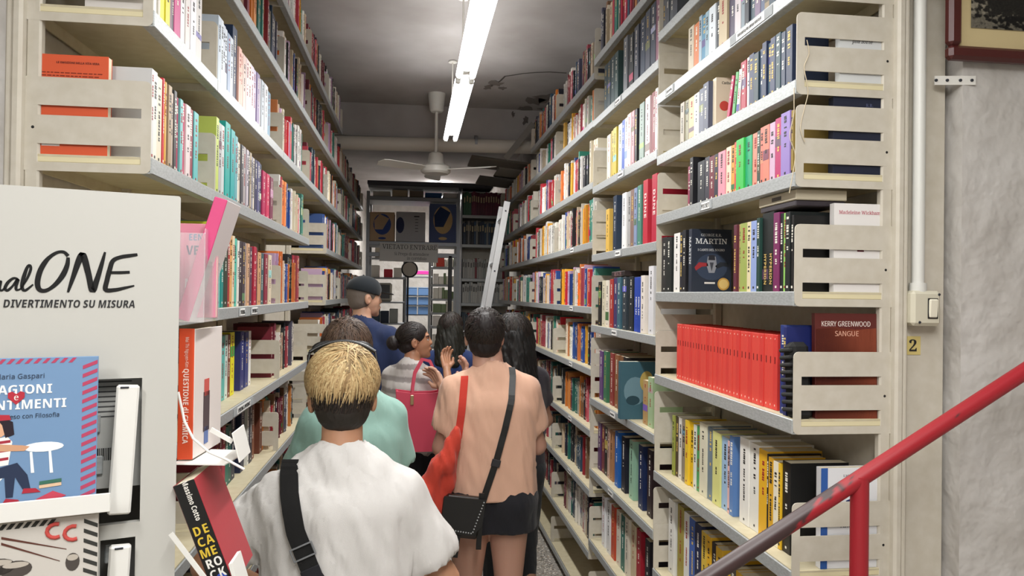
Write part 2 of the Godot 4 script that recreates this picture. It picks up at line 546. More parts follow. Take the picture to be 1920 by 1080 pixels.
func _ready() -> void:
	rng.seed = 77
	# ----- camera -----
	var yaw := deg_to_rad(7.53)
	var pitch := deg_to_rad(0.49)
	var roll := deg_to_rad(0.75)
	cam_f = Vector3(sin(yaw) * cos(pitch), sin(pitch), -cos(yaw) * cos(pitch))
	var r0 := Vector3(cos(yaw), 0, sin(yaw))
	var u0 := r0.cross(cam_f)
	cam_r = r0 * cos(roll) + u0 * sin(roll)
	cam_u = u0 * cos(roll) - r0 * sin(roll)
	var cam := Camera3D.new()
	cam.name = "camera"
	cam.transform = Transform3D(Basis(cam_r, cam_u, -cam_f), EYE)
	cam.fov = rad_to_deg(2.0 * atan(540.0 / FOCAL))
	cam.near = 0.05
	cam.far = 60.0
	add_child(cam)
	cam.current = true
	# ----- environment: a closed room, no sky -----
	var env := Environment.new()
	env.background_mode = Environment.BG_COLOR
	env.background_color = Color(0.0, 0.0, 0.0)
	env.tonemap_mode = Environment.TONE_MAPPER_LINEAR
	env.tonemap_exposure = 1.06
	env.sdfgi_enabled = true
	env.ssao_enabled = true
	env.ssil_enabled = true
	var we := WorldEnvironment.new()
	we.name = "world_environment"
	we.environment = env
	add_child(we)
	setup_materials()
	# ----- fluorescent fixtures: a row over the aisle, one added as fill over the shop floor behind the camera, one in the back room -----
	tube_light(Vector3(0.247, 2.80, -4.575), 1.55, "twin fluorescent tube fixture over the aisle, ending beside the ceiling fan", 2.5)
	tube_light(Vector3(0.247, 2.80, -3.02), 1.55, "twin fluorescent tube fixture next in line before the one beside the fan", 1.9)
	tube_light(Vector3(0.247, 2.80, -1.47), 1.55, "twin fluorescent tube fixture over the entrance of the aisle", 1.6)
	tube_light(Vector3(0.247, 2.80, 0.1), 1.55, "twin fluorescent tube fixture over the shop floor before the aisle", 4.0)
	tube_light(Vector3(-0.9, 3.15, 1.6), 1.55, "added unseen twin tube fixture on the shop floor ceiling, lighting the end panels", 6.2)  # added out of view to light the end panels facing the camera
	tube_light(Vector3(0.35, 3.1, -11.2), 1.2, "short fluorescent tube fixture on the ceiling of the back room", 7.0)
	print("lights")
	build_room()
	print("room")
	build_shelving()
	print("shelving ", solo_books)
	build_fixtures()
	build_back()
	print("back")
	build_stand()
	print("stand")
	build_people()
	print("people")
	var fb := solo("books", far_books, M.book, "hundreds of mixed books packed on the farther shelves down the aisle", "books")
	fb.set_meta("kind", "stuff")

func tube_light(at: Vector3, length: float, label: String, energy: float) -> void:
	var o := thing("fluorescent_light", label, "ceiling light", at, "fluorescent tube fixtures")
	var b := MB.new()
	b.cham(Vector3(0, 0.05, 0), Vector3(0.05, 0.05, length - 0.03), 0.006)
	part("batten", b, M.white_metal, o)
	if not M.has("tube_glow"):
		var g := mat("tube_glow", Color.WHITE, 0.3)
		g.emission_enabled = true
		g.emission = Color(0.97, 0.985, 1.0)
		g.emission_energy_multiplier = 7.0
	for s in [-1.0, 1.0]:
		var t := MB.new()
		t.tube([Vector3(s * 0.034, 0, -length / 2 + 0.045), Vector3(s * 0.034, 0, length / 2 - 0.045)], 0.0165, 12)
		part("fluorescent_tube", t, M.tube_glow, o)
		for e in [-1.0, 1.0]:
			var h := MB.new()
			h.cham(Vector3(s * 0.034, 0.005, e * (length / 2 - 0.035)), Vector3(0.026, 0.05, 0.02), 0.005)
			part("lamp_holder", h, M.white_plastic, o)
	for e in [-1.0, 1.0]:
		if at.y < 3.2:
			var rd := MB.new()
			rd.tube([Vector3(0, 0.07, e * length * 0.36), Vector3(0, 3.295 - at.y, e * length * 0.36)], 0.005, 8)
			rd.lathe([Vector2(0.0, 0.0), Vector2(0.03, 0.0), Vector2(0.03, 0.008), Vector2(0, 0.008)], 12, Vector3(0, 3.288 - at.y, e * length * 0.36))
			part("hanger_rod", rd, M.white_metal, o)
	var l := AreaLight3D.new()
	l.name = "tube_area_light"
	l.area_size = Vector2(0.1, length - 0.1)
	l.light_energy = energy
	l.light_color = Color(1.0, 0.993, 0.98)
	l.area_range = 20.0
	l.shadow_enabled = true
	l.transform = Transform3D(Basis(Vector3.RIGHT, Vector3(0, 0, -1), Vector3(0, 1, 0)), Vector3(0, -0.02, 0))
	o.add_child(l)
	var u := l.duplicate()
	u.name = "tube_up_light"
	u.light_energy = energy * 0.17
	u.transform = Transform3D(Basis(Vector3.RIGHT, Vector3(0, 0, 1), Vector3(0, -1, 0)), Vector3(0, 0.078, 0))
	o.add_child(u)

func slab(a: Vector3, b: Vector3) -> MB:
	var m := MB.new()
	m.box((a + b) / 2, (b - a).abs())
	return m
func build_room() -> void:
	# terrazzo floor
	var im := Image.create(1024, 1024, false, Image.FORMAT_RGB8)
	im.fill(Color("a39e96"))
	var rr := RandomNumberGenerator.new()
	rr.seed = 5
	for i in 9000:
		var c: Color = [Color("6e6a63"), Color("e6e2d8"), Color("8d857a"), Color("3f3c3a"), Color("d3cabb"), Color("a08c78")][rr.randi() % 6]
		var w := rr.randi_range(2, 13)
		var x := rr.randi_range(0, 1010)
		var y := rr.randi_range(0, 1010)
		for k in 3:
			im.fill_rect(Rect2i(x + rr.randi_range(-2, 2), y + rr.randi_range(-2, 2), maxi(2, w - k * 2), maxi(2, int(w * rr.randf_range(0.5, 1.0)))), c)
	var tz := mat("terrazzo", Color.WHITE, 0.35)
	tz.albedo_texture = ImageTexture.create_from_image(im)
	tz.uv1_triplanar = true
	tz.uv1_world_triplanar = true
	tz.uv1_scale = Vector3.ONE * 1.1
	structure("floor", slab(Vector3(-2.8, -0.1, 3.2), Vector3(2.8, 0, -13.2)), tz, "grey terrazzo floor")
	var ce := mat("ceiling_plaster", Color("b4b1b0"), 0.9)
	ce.albedo_texture = noise_tex(0.008, Color("dcd9d6"), Color("ffffff"), 6, 31)
	ce.uv1_triplanar = true
	ce.uv1_world_triplanar = true
	ce.uv1_scale = Vector3.ONE * 0.35
	var c := structure("ceiling", slab(Vector3(-2.8, 3.3, 3.2), Vector3(2.8, 3.4, -13.2)), ce, "stained grey plaster ceiling with a crack")
	var cr := MB.new()
	var pts := [[925, 160], [938, 152], [947, 143], [962, 141], [980, 138], [1004, 136], [1030, 135], [1062, 137]]
	for i in pts.size() - 1:
		var a := on_ceiling(pts[i][0], pts[i][1])
		var b := on_ceiling(pts[i + 1][0], pts[i + 1][1])
		cr.bar(a, b, 0.012, 0.002, lin("4c4743"), Vector3.UP)
	part("crack", cr, M.matte, c)
	for e in [[915, 163, 12], [930, 157, 16], [942, 165, 10], [1000, 190, 26], [1024, 183, 30], [1035, 205, 40], [985, 203, 20]]:
		var o := on_ceiling(e[0], e[1])
		var po := PackedVector2Array()
		for i in 14:
			var r: float = e[2] * 0.005 * rr.randf_range(0.45, 1.3)
			po.append(Vector2(cos(TAU * i / 14) * r * 0.7, sin(TAU * i / 14) * r))
		var pm := MB.new()
		pm.prism(po, 0.002, Transform3D(Basis(Vector3.RIGHT, Vector3(0, 0, -1), Vector3(0, 1, 0)), o + Vector3(0, -0.002, 0)), lin("7a746f"))
		part("peeled_patch", pm, M.matte, c)
	structure("wall_left", slab(Vector3(XL - DEEP - 0.02, 0, -1.69), Vector3(XL - DEEP - 0.3, 3.3, -13.2)), M.plaster, "plaster wall behind the bookcases facing the handrail side")
	structure("wall_right", slab(Vector3(XR + DEEP + 0.02, 0, -1.75), Vector3(XR + DEEP + 0.35, 3.3, -13.2)), M.plaster, "plaster wall behind the bookcases beside the handrail")
	structure("wall_right_front", slab(Vector3(1.335, 0, -1.675), Vector3(2.8, 3.3, -1.95)), M.plaster, "uneven white plaster wall behind the red handrail")
	structure("wall_left_front", slab(Vector3(-1.02, 0, -1.675), Vector3(-2.8, 3.3, -1.95)), M.plaster, "white plaster wall beside the bookcase and display stand")
	structure("wall_right_side", slab(Vector3(2.7, 0, 3.2), Vector3(2.8, 3.3, -1.7)), M.plaster, "side wall of the shop floor by the handrail")
	structure("wall_left_side", slab(Vector3(-2.7, 0, 3.2), Vector3(-2.8, 3.3, -1.7)), M.plaster, "side wall of the shop floor by the stand")
	structure("wall_front", slab(Vector3(-2.8, 0, 3.1), Vector3(2.8, 3.3, 3.2)), M.plaster, "wall of the shop floor opposite the aisle")
	structure("wall_back", slab(Vector3(-2.8, 0, -13.1), Vector3(2.8, 3.3, -13.2)), M.plaster, "end wall of the back room")
	var by := q(820, 262, 6.45).y
	var bm := structure("beam", slab(Vector3(-1.1, by, -6.4), Vector3(1.3, 3.3, -6.75)), ce, "plastered ceiling beam across the aisle behind the fan")
	for e in [[985, 226, 9], [985, 250, 7], [1000, 238, 5], [962, 215, 6], [1010, 232, 14]]:
		var o := q(e[0], e[1], 6.398)
		var po := PackedVector2Array()
		for i in 12:
			var r: float = e[2] * 0.0045 * rr.randf_range(0.5, 1.3)
			po.append(Vector2(cos(TAU * i / 12) * r * 0.6, sin(TAU * i / 12) * r))
		var pm := MB.new()
		pm.prism(po, 0.003, Transform3D(Basis(), o), lin("5f5a58"))
		part("peeled_patch", pm, M.matte, bm)
	# big white pipe under the beam
	var pp := MB.new()
	var p0 := q(640, 268, 6.32)
	var pc := q(1010, 276, 6.32)
	pp.tube([Vector3(-0.8, p0.y, -6.32), Vector3(0.2, (p0.y + pc.y) / 2, -6.32), Vector3(1.15, pc.y, -6.32)], 0.058, 20)
	var pipe := thing("pipe", "thick off-white pipe running across the aisle below the beam", "pipe")
	part("pipe_run", pp, mat("pipe_paint", Color("cfcac0"), 0.5), pipe)
	var cl := MB.new()
	cl.tube([q(892, 268, 6.32) + Vector3(-0.012, 0, 0), q(892, 268, 6.32) + Vector3(0.012, 0, 0)], 0.063, 20)
	part("clamp", cl, M.steel, pipe)
func on_ceiling(px: float, py: float) -> Vector3:
	var r := ray(px, py)
	return EYE + r * ((3.299 - EYE.y) / r.y)

func build_shelving() -> void:
	far_books = MB.new()
	var r1 := [0.27, 0.637, 1.005, 1.37, 1.68, 1.97, 2.195, 2.428, 2.667]
	var r2 := [0.08, 0.414, 0.776, 1.139, 1.513, 1.873, 2.223, 2.568, 2.885]
	var r3 := [0.05, 0.34, 0.66, 0.968, 1.283, 1.604, 1.943, 2.252, 2.574, 2.82]
	var names := ["first", "second", "third", "fourth", "fifth", "sixth"]
	for i in 6:
		var lp: Array = r1 if i == 0 else r2 if i == 1 else r3.slice(0, 9) if i > 3 else r3
		var bc := bookcase("cream metal bookcase, %s bay counted from the red handrail" % names[i], 1, BAY_R[i], BAY_R[i + 1], lp)
		if i == 0:
			side_profile(bc, 1)
	var L := [0.03, 0.34, 0.66, 0.98, 1.29, 1.612, 1.95, 2.27, 2.60, 2.93]
	var lb := [1.70, 2.23, 3.32, 4.17]
	for i in 3:
		var bc := bookcase("cream metal bookcase, %s bay counted from the white display stand" % names[i], -1, lb[i], lb[i + 1], L)
		if i == 0:
			side_profile(bc, -1)
	var gap := bookcase("high cream metal bookcase bridging the gap between lower bookcases, facing the ladder side", -1, 4.17, 5.0, [2.27, 2.60, 2.93], false, true)
	gap.name = numbered("bridging_bookcase")
	bookcase("cream metal bookcase beyond the gap, facing the ladder side", -1, 5.0, 5.95, L, true, true)
	bookcase("cream metal bookcase standing between the gap and the dark rack", -1, 5.95, 6.95, L.slice(0, 9), true, true)
	bookcase("last cream metal bookcase before the notice rack", -1, 6.95, 8.42, L.slice(0, 9), true, true)
	# ---- rows of the first bay beside the handrail ----
	var f := 0.036
	row("1452 3a4a58;1441 8a7a60;1432 54607a;1424 7a6a80;1414 4a5a66;1404 30343c;1396 7a8890;1387 c9c1c4;1376 484058;1363 b8a888;1348 2c3036;1341 cfd6dc;1329 86a0ac;1322 3d7a9a;1313 96a8b4;1308 c06a30;1298 b8ae98;1288 -", 1, 2.428 + f, 0.165, "the second shelf above the POCKET label")
	row("1482 23304a;1470 2c3a50;1462 26404a;1453 2c3654;1444 30485a;1436 26304e;1428 2b3f58;1420 223a44;1411 2a3352;1402 dcd8d4;1396 a03044;1386 -;1366 -", 1, 2.195 + f, 0.155, "the shelf just above the POCKET label")
	row("1328 4a5064 .16;1318 5c6274 .155;1308 d8d8d8 .15;1299 c8b088 .15;1289 8d8a70 .15;1282 a9a294 .15;1275 -", 1, 2.195 + f, 0.155, "the upper shelf holding the Catherine book")
	var cd := cover_book(Vector3(XR + 0.085, 2.195 + f, -d_at(1327, XR, 2.3)), 0.115, 0.165, 0.028, 0, 0, "d8ccb4", "cream paperback with red round sticker facing out above the POCKET shelf")
	words("Catherine", 0.0085, Vector3(-0.012, 0.148, 0.0006), Basis(), Color("2c2c2c"), cd, "Droid Serif")
	blot(cd, "sticker", oval(-0.03, 0.075, 0.016, 0.016), 0.0001, "c04438")
	for e in [[1356, "b02858", 0.30], [1366, "4f9a58", 0.22], [1374, "dedcd8", 0.16]]:
		add_book(1, XR + 0.014, 2.195 + f, -d_at(e[0], XR, 2.3), 0.018, 0.13, 0.1, e[1], "the shelf above POCKET, leaning in the gap", 1 + int((1378 - e[0]) / 10), true, e[2])
	row("1483 9c8648 .163;1479 8e78b8 .165;1462 b02862 .16;1450 c8a8c0 .155;1440 d0806c .155;1429 d87868 .155;1423 2c4438 .15;1417 d88c78 .15;1406 2aa070 .15;1394 3cb850 .15;1380 c0483c .15;1373 d89a38 .145;1367 e0d0b8 .145;1358 d890a0 .14;1345 1f2434 .14;1337 6a1c2c .14;1327 2c2e38 .145;1318 20242e .14;1299 16181e .165;1293 8a2a4a .14;1288 -", 1, 1.97 + f, 0.15, "the shelf labelled POCKET")
	row("1484 17181a .19;1479 15161a .2;1470 8cc060 .2;1464 141516 .2;1458 742458 .205;1447 15171a .21;1436 141618 .21;1424 1f4038 .2;1418 8ea0d0 .195;1407 dccfa8 .195;1400 9aa858 .195;1386 c4a878 .195;1381 5a2234 .195;1375 -;1283 16191f .215;1277 1a1c22 .21;1272 e4e2de .21;1259 15171b .2;1248 17191d .205;1238 -", 1, 1.68 + f, 0.2, "the shelf with the dragon knight cover")
	special_r1(f)
	# the long red row
	var rd := "1480 1d2a66 .222;1468 24357a .225;1457 -"
	row(rd.replace("1480", "1474"), 1, 1.37 + f, 0.22, "the shelf of red paperbacks")
	var d := d_at(1456, XR + 0.026, 1.5)
	var dz := (d_at(1268, XR + 0.026, 1.5) - d) / 30.0
	for i in 30:
		var nb := add_book(1, XR + 0.026 + rng.randf_range(0, 0.003), 1.37 + f, -(d + dz * (i + 0.5)), dz - 0.0006, 0.196 + rng.randf_range(-0.001, 0.001), 0.125, "d8453c" if i % 3 else "d23c36", "the shelf of red paperbacks", i + 1, true, 0.0, "slim red paperback in the long unbroken row of red paperbacks")
		var k := MB.new()
		k.box(Vector3(-0.0004, 0.13, 0), Vector3(0.0006, 0.018, 0.003), lin("541418"))
		k.box(Vector3(-0.0004, 0.186, 0), Vector3(0.0006, 0.004, 0.003), lin("eab0a0"))
		k.box(Vector3(-0.0004, 0.012, 0), Vector3(0.0006, 0.005, 0.003), lin("f0c8b8"))
		part("lettering", k, M.book, nb).set_meta("kind", "stuff")
	row("1478 16171a .235;1463 e0b428 .225;1458 e8e0c8 .225;1449 d8a424 .23;1440 1c1a18 .235;1437 e0ac22 .24;1420 e4e2da .245;1402 e6e4de .25;1374 5a80b8 .24;1367 e0b4b0 .22;1362 98b8d8 .225;1349 d4d488 .23;1335 70808c .235;1324 d8d4bc .24;1309 4a9858 .22;1303 dcdcd4 .22;1297 e0b820 .225;1290 e4c030 .225;1284 8c8070 .22;1276 e0dcd4 .22;1269 4a382c .22;1263 98a048 .22;1259 -", 1, 1.005 + f, 0.235, "the shelf below the red paperbacks", true, 0.045)
	row("1440 262a30 .24;1424 e0ac22 .235;1412 3a3c40 .22;1400 dcb030 .22;1385 d8a828 .215;1376 5a564e .215;1366 e0b02a .225;1352 e4b630 .24;1340 2c2e32 .24;1330 e0ae28 .25;1322 d8b848 .25;1312 1f2a4a .26;1300 3f5fa8 .26;1288 dcdcd8 .265;1278 9a8e40 .275;1262 e2e2de .27;1250 -", 1, 0.637 + f, 0.24, "the second shelf below the red paperbacks", true, 0.045)
	row("1270 3f434c;1262 565a60;1254 4a4e56;1248 62666c;1241 -", 1, 2.667 + f, 0.17, "", false)
	# ---- second bay beside the handrail ----
	row("1232 dcdcdc .25;1228 7a2a30 .25;1215 e5c5c8 .25;1204 8a9c94 .245;1191 2e2e30 .24;1187 c898a0 .24;1182 d8c0c0 .24;1175 e0d8d8 .235;1169 3a5ab0 .235;1164 c8d0c0 .23;1155 c8b040 .23;1149 b8a038 .23;1143 e0d8c0 .22;1136 -", 1, 2.223 + f, 0.24, "the second bay's shelf above the two red DUNE spines")
	var du := row("1229 b02038 .27;1211 b8283c .265;1199 4a8070 .255;1192 8090b0 .25;1187 806860 .25;1180 a0a0a0 .25;1173 e8e8e8 .25;1153 1c2c44 .26;1141 d8b050 .21;1129 -", 1, 1.873 + f, 0.25, "the second bay's shelf with the red DUNE spines")
	for e in [[0, "b02038"], [1, "b8283c"]]:
		spine_words(du[e[0]], "DUNE", 0.026, 0.2, Color("e8cfcc"), 1, 1.05)
	var cx := row("1224 d8d8dc .27;1208 e0d8d0 .235;1201 2040a0 .23;1194 2444a8 .23;1184 202428 .235;1173 303840 .235;1162 3a6070 .235;1155 403060 .235;1147 a03028 .23;1140 e0d8c8 .225;1134 d0c8b0 .225;1126 181818 .22;1118 -", 1, 1.513 + f, 0.23, "the second bay's shelf with blue CIXIN LIU spines")
	for k in [2, 3]:
		spine_words(cx[k], "CIXIN LIU", 0.013, 0.15, Color("eef0f4"), 1, 0.9)
	var rc := MB.new()
	rc.cham(Vector3.ZERO, Vector3(0.16, 0.024, 0.22), 0.002, lin("241a1c"))
	var rei := solo("book", rc, M.book, "dark book lettered REICH lying flat on top of the CIXIN LIU row", "book", "", Vector3(XR + 0.1, 1.513 + f + 0.252, -3.35))
	words("REICH", 0.018, Vector3(-0.0806, 0, 0), Basis(Vector3(0, 0, 1), Vector3.UP, Vector3(-1, 0, 0)), Color("8a6a6a"), rei, "Droid Serif", 1.6)
	row("1222 a0b890 .2;1212 b09060 .18;1196 -;1175 201c1c .25;1167 7a5030 .25;1158 8a5a38 .25;1148 8a3a34 .25;1137 3a7050 .25;1128 5a3a70 .245;1120 -", 1, 1.139 + f, 0.24, "the second bay's shelf with brown leather-look volumes", true, 0.03)
	var tb := cover_book(Vector3(XR + 0.05, 1.139 + f, -d_at(1178, XR, 1.25)), 0.17, 0.245, 0.035, 0.0, 0, "38606e", "large teal illustrated book jutting from the second bay beside brown volumes")
	blot(tb, "illustration", oval(-0.02, 0.12, 0.05, 0.06), 0.0001, "6a8a96")
	blot(tb, "illustration", oval(0.03, 0.16, 0.03, 0.045), 0.0003, "b8a058")
	blot(tb, "illustration", oval(-0.03, 0.08, 0.03, 0.02), 0.0003, "24404c")
	row("1220 2a1a20 .27;1204 182850 .265;1184 90b8a0 .255;1170 181c28 .25;1159 2060b0 .255;1147 a87850 .24;1141 c0a090 .24;1137 181414 .24;1131 6a2030 .24;1125 502860 .24;1119 -", 1, 0.776 + f, 0.24, "the second bay's shelf below the brown volumes", true, 0.035)
	row("1216 1c1c24 .26;1198 a02030 .26;1188 c8b898 .26;1176 d8d0c0 .26;1168 2a6a60 .25;1160 d8d0c0 .25;1151 c04a30 .25;1143 e0e0e0 .25;1133 e8e8ea .25;1118 -", 1, 0.414 + f, 0.25, "the second bay's low shelf of white and red books", false, 0.04)
	row("1236 8a6070 .26;1227 3a4050 .26;1216 464a58 .26;1206 3a4456 .255;1195 464a58 .25;1186 202428 .24;1174 70747a .26;1157 3a5050 .24;1150 34484c .24;1142 3a4a50 .24;1136 30444a .24;1131 -", 1, 2.568 + f, 0.25, "the second bay's high shelf of slate-grey volumes", false)
	var mix := ["6a2030", "2c4458", "c8c0b0", "9a3038", "d8d4cc", "303438", "7a5a40", "2a6a60", "c07a3a", "4a4a5a", "b8a890", "1c2030", "b04050"]
	var light := ["e4e2dc", "d8d4c8", "c02838", "e0d8c0", "2a4a8a", "c8b8a0", "181c22", "d8a030", "e8e4e0", "a83a48", "3a8070", "b89ab8", "d87838", "f0eeea"]
	fill_row(mix, 1, 2.78, 3.7, 2.885 + f, 0.24, "", false)
	for i in range(2, 6):
		for j in range(1, r3.size()):
			if (i > 3 and j > 8) or (j == 1 and i > 3):
				continue
			var top: float = r3[j + 1] if j + 1 < r3.size() else 3.15
			var pal: Array = light if j > 3 and j < 9 else mix
			fill_row(pal, 1, BAY_R[i] + 0.03, BAY_R[i + 1] - rng.randf_range(0.02, 0.2), r3[j] + f, minf(0.23, top - r3[j] - 0.07), "", false)
	# ---- rows of the bookcase behind the display stand ----
	row("285 c8c8c8 .205;289 e0dcd0 .205;296 d8d0b8 .2;306 c02030 .205;309 d0a030 .2;312 3040a0 .2;316 a08868 .2;322 b0a090 .19;328 2a2a2a .2;333 b04060 .19;338 6ab0b0 .19;343 c05070 .19;350 d8c8c8 .19;358 8a3040 .19;366 5ab0b0 .19;374 -", -1, 1.95 + f, 0.2, "the stand-side shelf holding the orange paperback")
	row("409 b8c860 .23;414 a8a8a8 .22;419 c0c8c8 .22;424 20a098 .24;434 28a0a0 .23;441 60a0a8 .22;446 e0dcd0 .21;450 c8c0b0 .21;454 4a4a50 .21;458 a8a0a0 .21;462 5a5a6a .21;465 c8c0c8 .21;468 3c3c44 .21;471 b0a088 .21;474 8a8a98 .2;477 d8d0c0 .2;480 3a3a58 .2;484 5a5a80 .2;488 2c3850 .2;493 b02858 .18;500 c83a60 .18;508 7a3a50 .18;516 -", -1, 1.95 + f, 0.21, "the stand-side shelf of teal guides")
	row("282 e0dcd8;287 d8d4cc;293 e8e4e0;299 c8c4b8;303 d8d030;312 d0c830;320 6a5060;326 3a3038;330 b83878;341 -;345 e0dcdc;352 d0ccc8;360 e0dce0;370 c8c4c0;380 -", -1, 2.27 + f, 0.2, "the stand-side shelf with bright yellow and pink spines", false)
	row("411 b8c4d0 .21;416 d0d8e0 .21;420 c0c8d4 .205;425 ccd4dc .205;430 98a8c0 .2;435 c8d0d8 .2;440 1c2c4c .25;448 e0b0a0 .2;453 e0b8a8 .2;458 dcc0b8 .2;463 e0d0d0 .2;468 e4dcd4 .2;472 d8d0dc .2;477 c8c0d8 .2;482 8a7aa0 .2;487 e0d8dc .2;492 b8c0c8 .2;497 d8d8dc .2;503 6a90a8 .19;510 -", -1, 2.27 + f, 0.2, "the stand-side shelf of pale spines with one navy book", false)
	row("403 c8d040 .255;409 20a8a0 .26;416 2a8a84 .25;420 303c30 .235;428 a03030 .23;432 d8a060 .23;436 e0d0b0 .23;440 40b0a0 .225;446 e4e0d8 .22;449 3c3438 .22;455 4a4048 .22;460 b0a098 .22;465 d0a888 .22;469 5a4050 .21;473 282428 .21;476 b02840 .215;481 602838 .21;486 c89870 .2;492 3a5a60 .2;498 8a3040 .2;505 d8c8b0 .2;512 -", -1, 1.612 + f, 0.22, "the shelf labelled PAPERBACK")
	row("363 3a6a78 .2;368 2a5a6a .2;374 20344c .23;381 1c2840 .245;392 22304c .245;399 34486a .23;405 485a78 .23;411 2c3c58 .22;416 60b0a8 .22;424 d0dcd4 .22;430 7a4028 .22;435 e0d820 .225;453 2c3470 .22;463 343c78 .215;470 e4e4e0 .215;474 -", -1, 1.29 + f, 0.22, "the shelf labelled SPERLING", true, 0.065)
	row("404 7a2030;412 802838;419 a83848;425 2a7060;431 245a50;437 1a2238 .25;452 1c2640 .255;466 e0e0dc .25;469 30303c .25;474 7a4830 .22;480 -;487 6a3828;493 c87a30;498 38806a;503 2c3c58;509 22283a;515 3a2030;520 -", -1, 0.98 + f, 0.22, "the shelf under the SPERLING label", false, 0.065)
	for j in range(1, 10):
		var top: float = L[j + 1] if j < 9 else 3.25
		var h := minf(0.225, top - L[j] - 0.07)
		if j in [1, 2, 8, 9]:
			fill_row(light if j > 5 else mix, -1, 1.74, 2.18, L[j] + f, h, "", false)
			fill_row(mix, -1, 2.27, 3.25, L[j] + f, h, "", false)
		fill_row(light if j > 4 else mix, -1, 3.35, 4.05, L[j] + f, h, "", false)
		if j >= 7:
			fill_row(mix, -1, 4.2, 4.95, L[j] + f, h, "", false)
		fill_row(light, -1, 5.03, 5.9, L[j] + f, h, "", false)
		if j < 9:
			fill_row(mix, -1, 5.98, 6.9, L[j] + f, h, "", false)
			fill_row(mix, -1, 6.98, 8.4, L[j] + f, h, "", false)
	# ---- labels on the lips ----
	shelf_label("POCKET", XR, 1, 1.97, d_at(1325, XR, 1.97), 0.1, "white paper label reading POCKET on the shelf edge")
	shelf_label("SPERLING", XL, -1, 1.612, d_at(452, XL, 1.62), 0.1, "paper label reading SPERLING beside the PAPERBACK label")
	shelf_label("PAPERBACK", XL, -1, 1.612, d_at(475, XL, 1.62), 0.13, "paper label reading PAPERBACK on the shelf edge")
	shelf_label("SPERLING & PAPERBACK", XL, -1, 1.29, d_at(455, XL, 1.3), 0.3, "long paper label reading SPERLING and PAPERBACK on the lower shelf edge")
	var k := 0
	for e in [[1160, 1.873], [1153, 1.513], [1150, 1.139], [1146, 0.776], [1165, 2.223], [1160, 2.568]]:
		k += 1
		shelf_label("", XR, 1, e[1], d_at(e[0], XR, e[1]), 0.12, "small printed paper label on the second bay, %s shelf edge from the floor" % nth([6, 5, 4, 3, 7, 8][k - 1]))
	k = 0
	for y in [0.66, 0.968, 1.283, 1.604, 1.943]:
		k += 1
		shelf_label("", XR, 1, y, 4.25, 0.12, "small printed paper label on the third bay, %s shelf edge from the floor" % nth(k + 2))
	shelf_label("", XR, 1, 2.428, 1.95, 0.26, "long faded paper label on the second shelf edge above POCKET")
	shelf_label("", XR, 1, 2.428, 2.6, 0.09, "short faded paper label at the far end above POCKET")

func spine_words(b: Node3D, txt: String, h: float, y: float, col: Color, sx: int, sq: float) -> void:
	# reads down the spine, in place of the small print
	for c in b.get_children():
		if c.has_meta("kind"):
			b.remove_child(c)
			c.free()
	words(txt, h, Vector3(-sx * 0.0008, y - 0.04, 0), Basis(Vector3.DOWN, Vector3(0, 0, sx * 1.0) * -1.0 * -1.0, Vector3(-sx, 0, 0)), col, b, "Droid Sans", sq, 0.0, 700)
func side_profile(o: Node3D, sx: int) -> void:
	# post and flat cheek board that close the bookcase towards the shop floor
	var p := MB.new()
	p.cham(Vector3(sx * (DEEP + 0.013), 1.6, 0.004), Vector3(0.022, 3.2, 0.03), 0.006)
	p.cham(Vector3(sx * (DEEP + 0.03), 1.6, 0.0), Vector3(0.012, 3.2, 0.03), 0.004)
	part("corner_post", p, M.cream, o)
	var b := MB.new()
	b.cham(Vector3(sx * (DEEP + 0.095), 1.6, -0.03), Vector3(0.12, 3.2, 0.03), 0.003)
	part("cheek_board", b, M.cream, o)
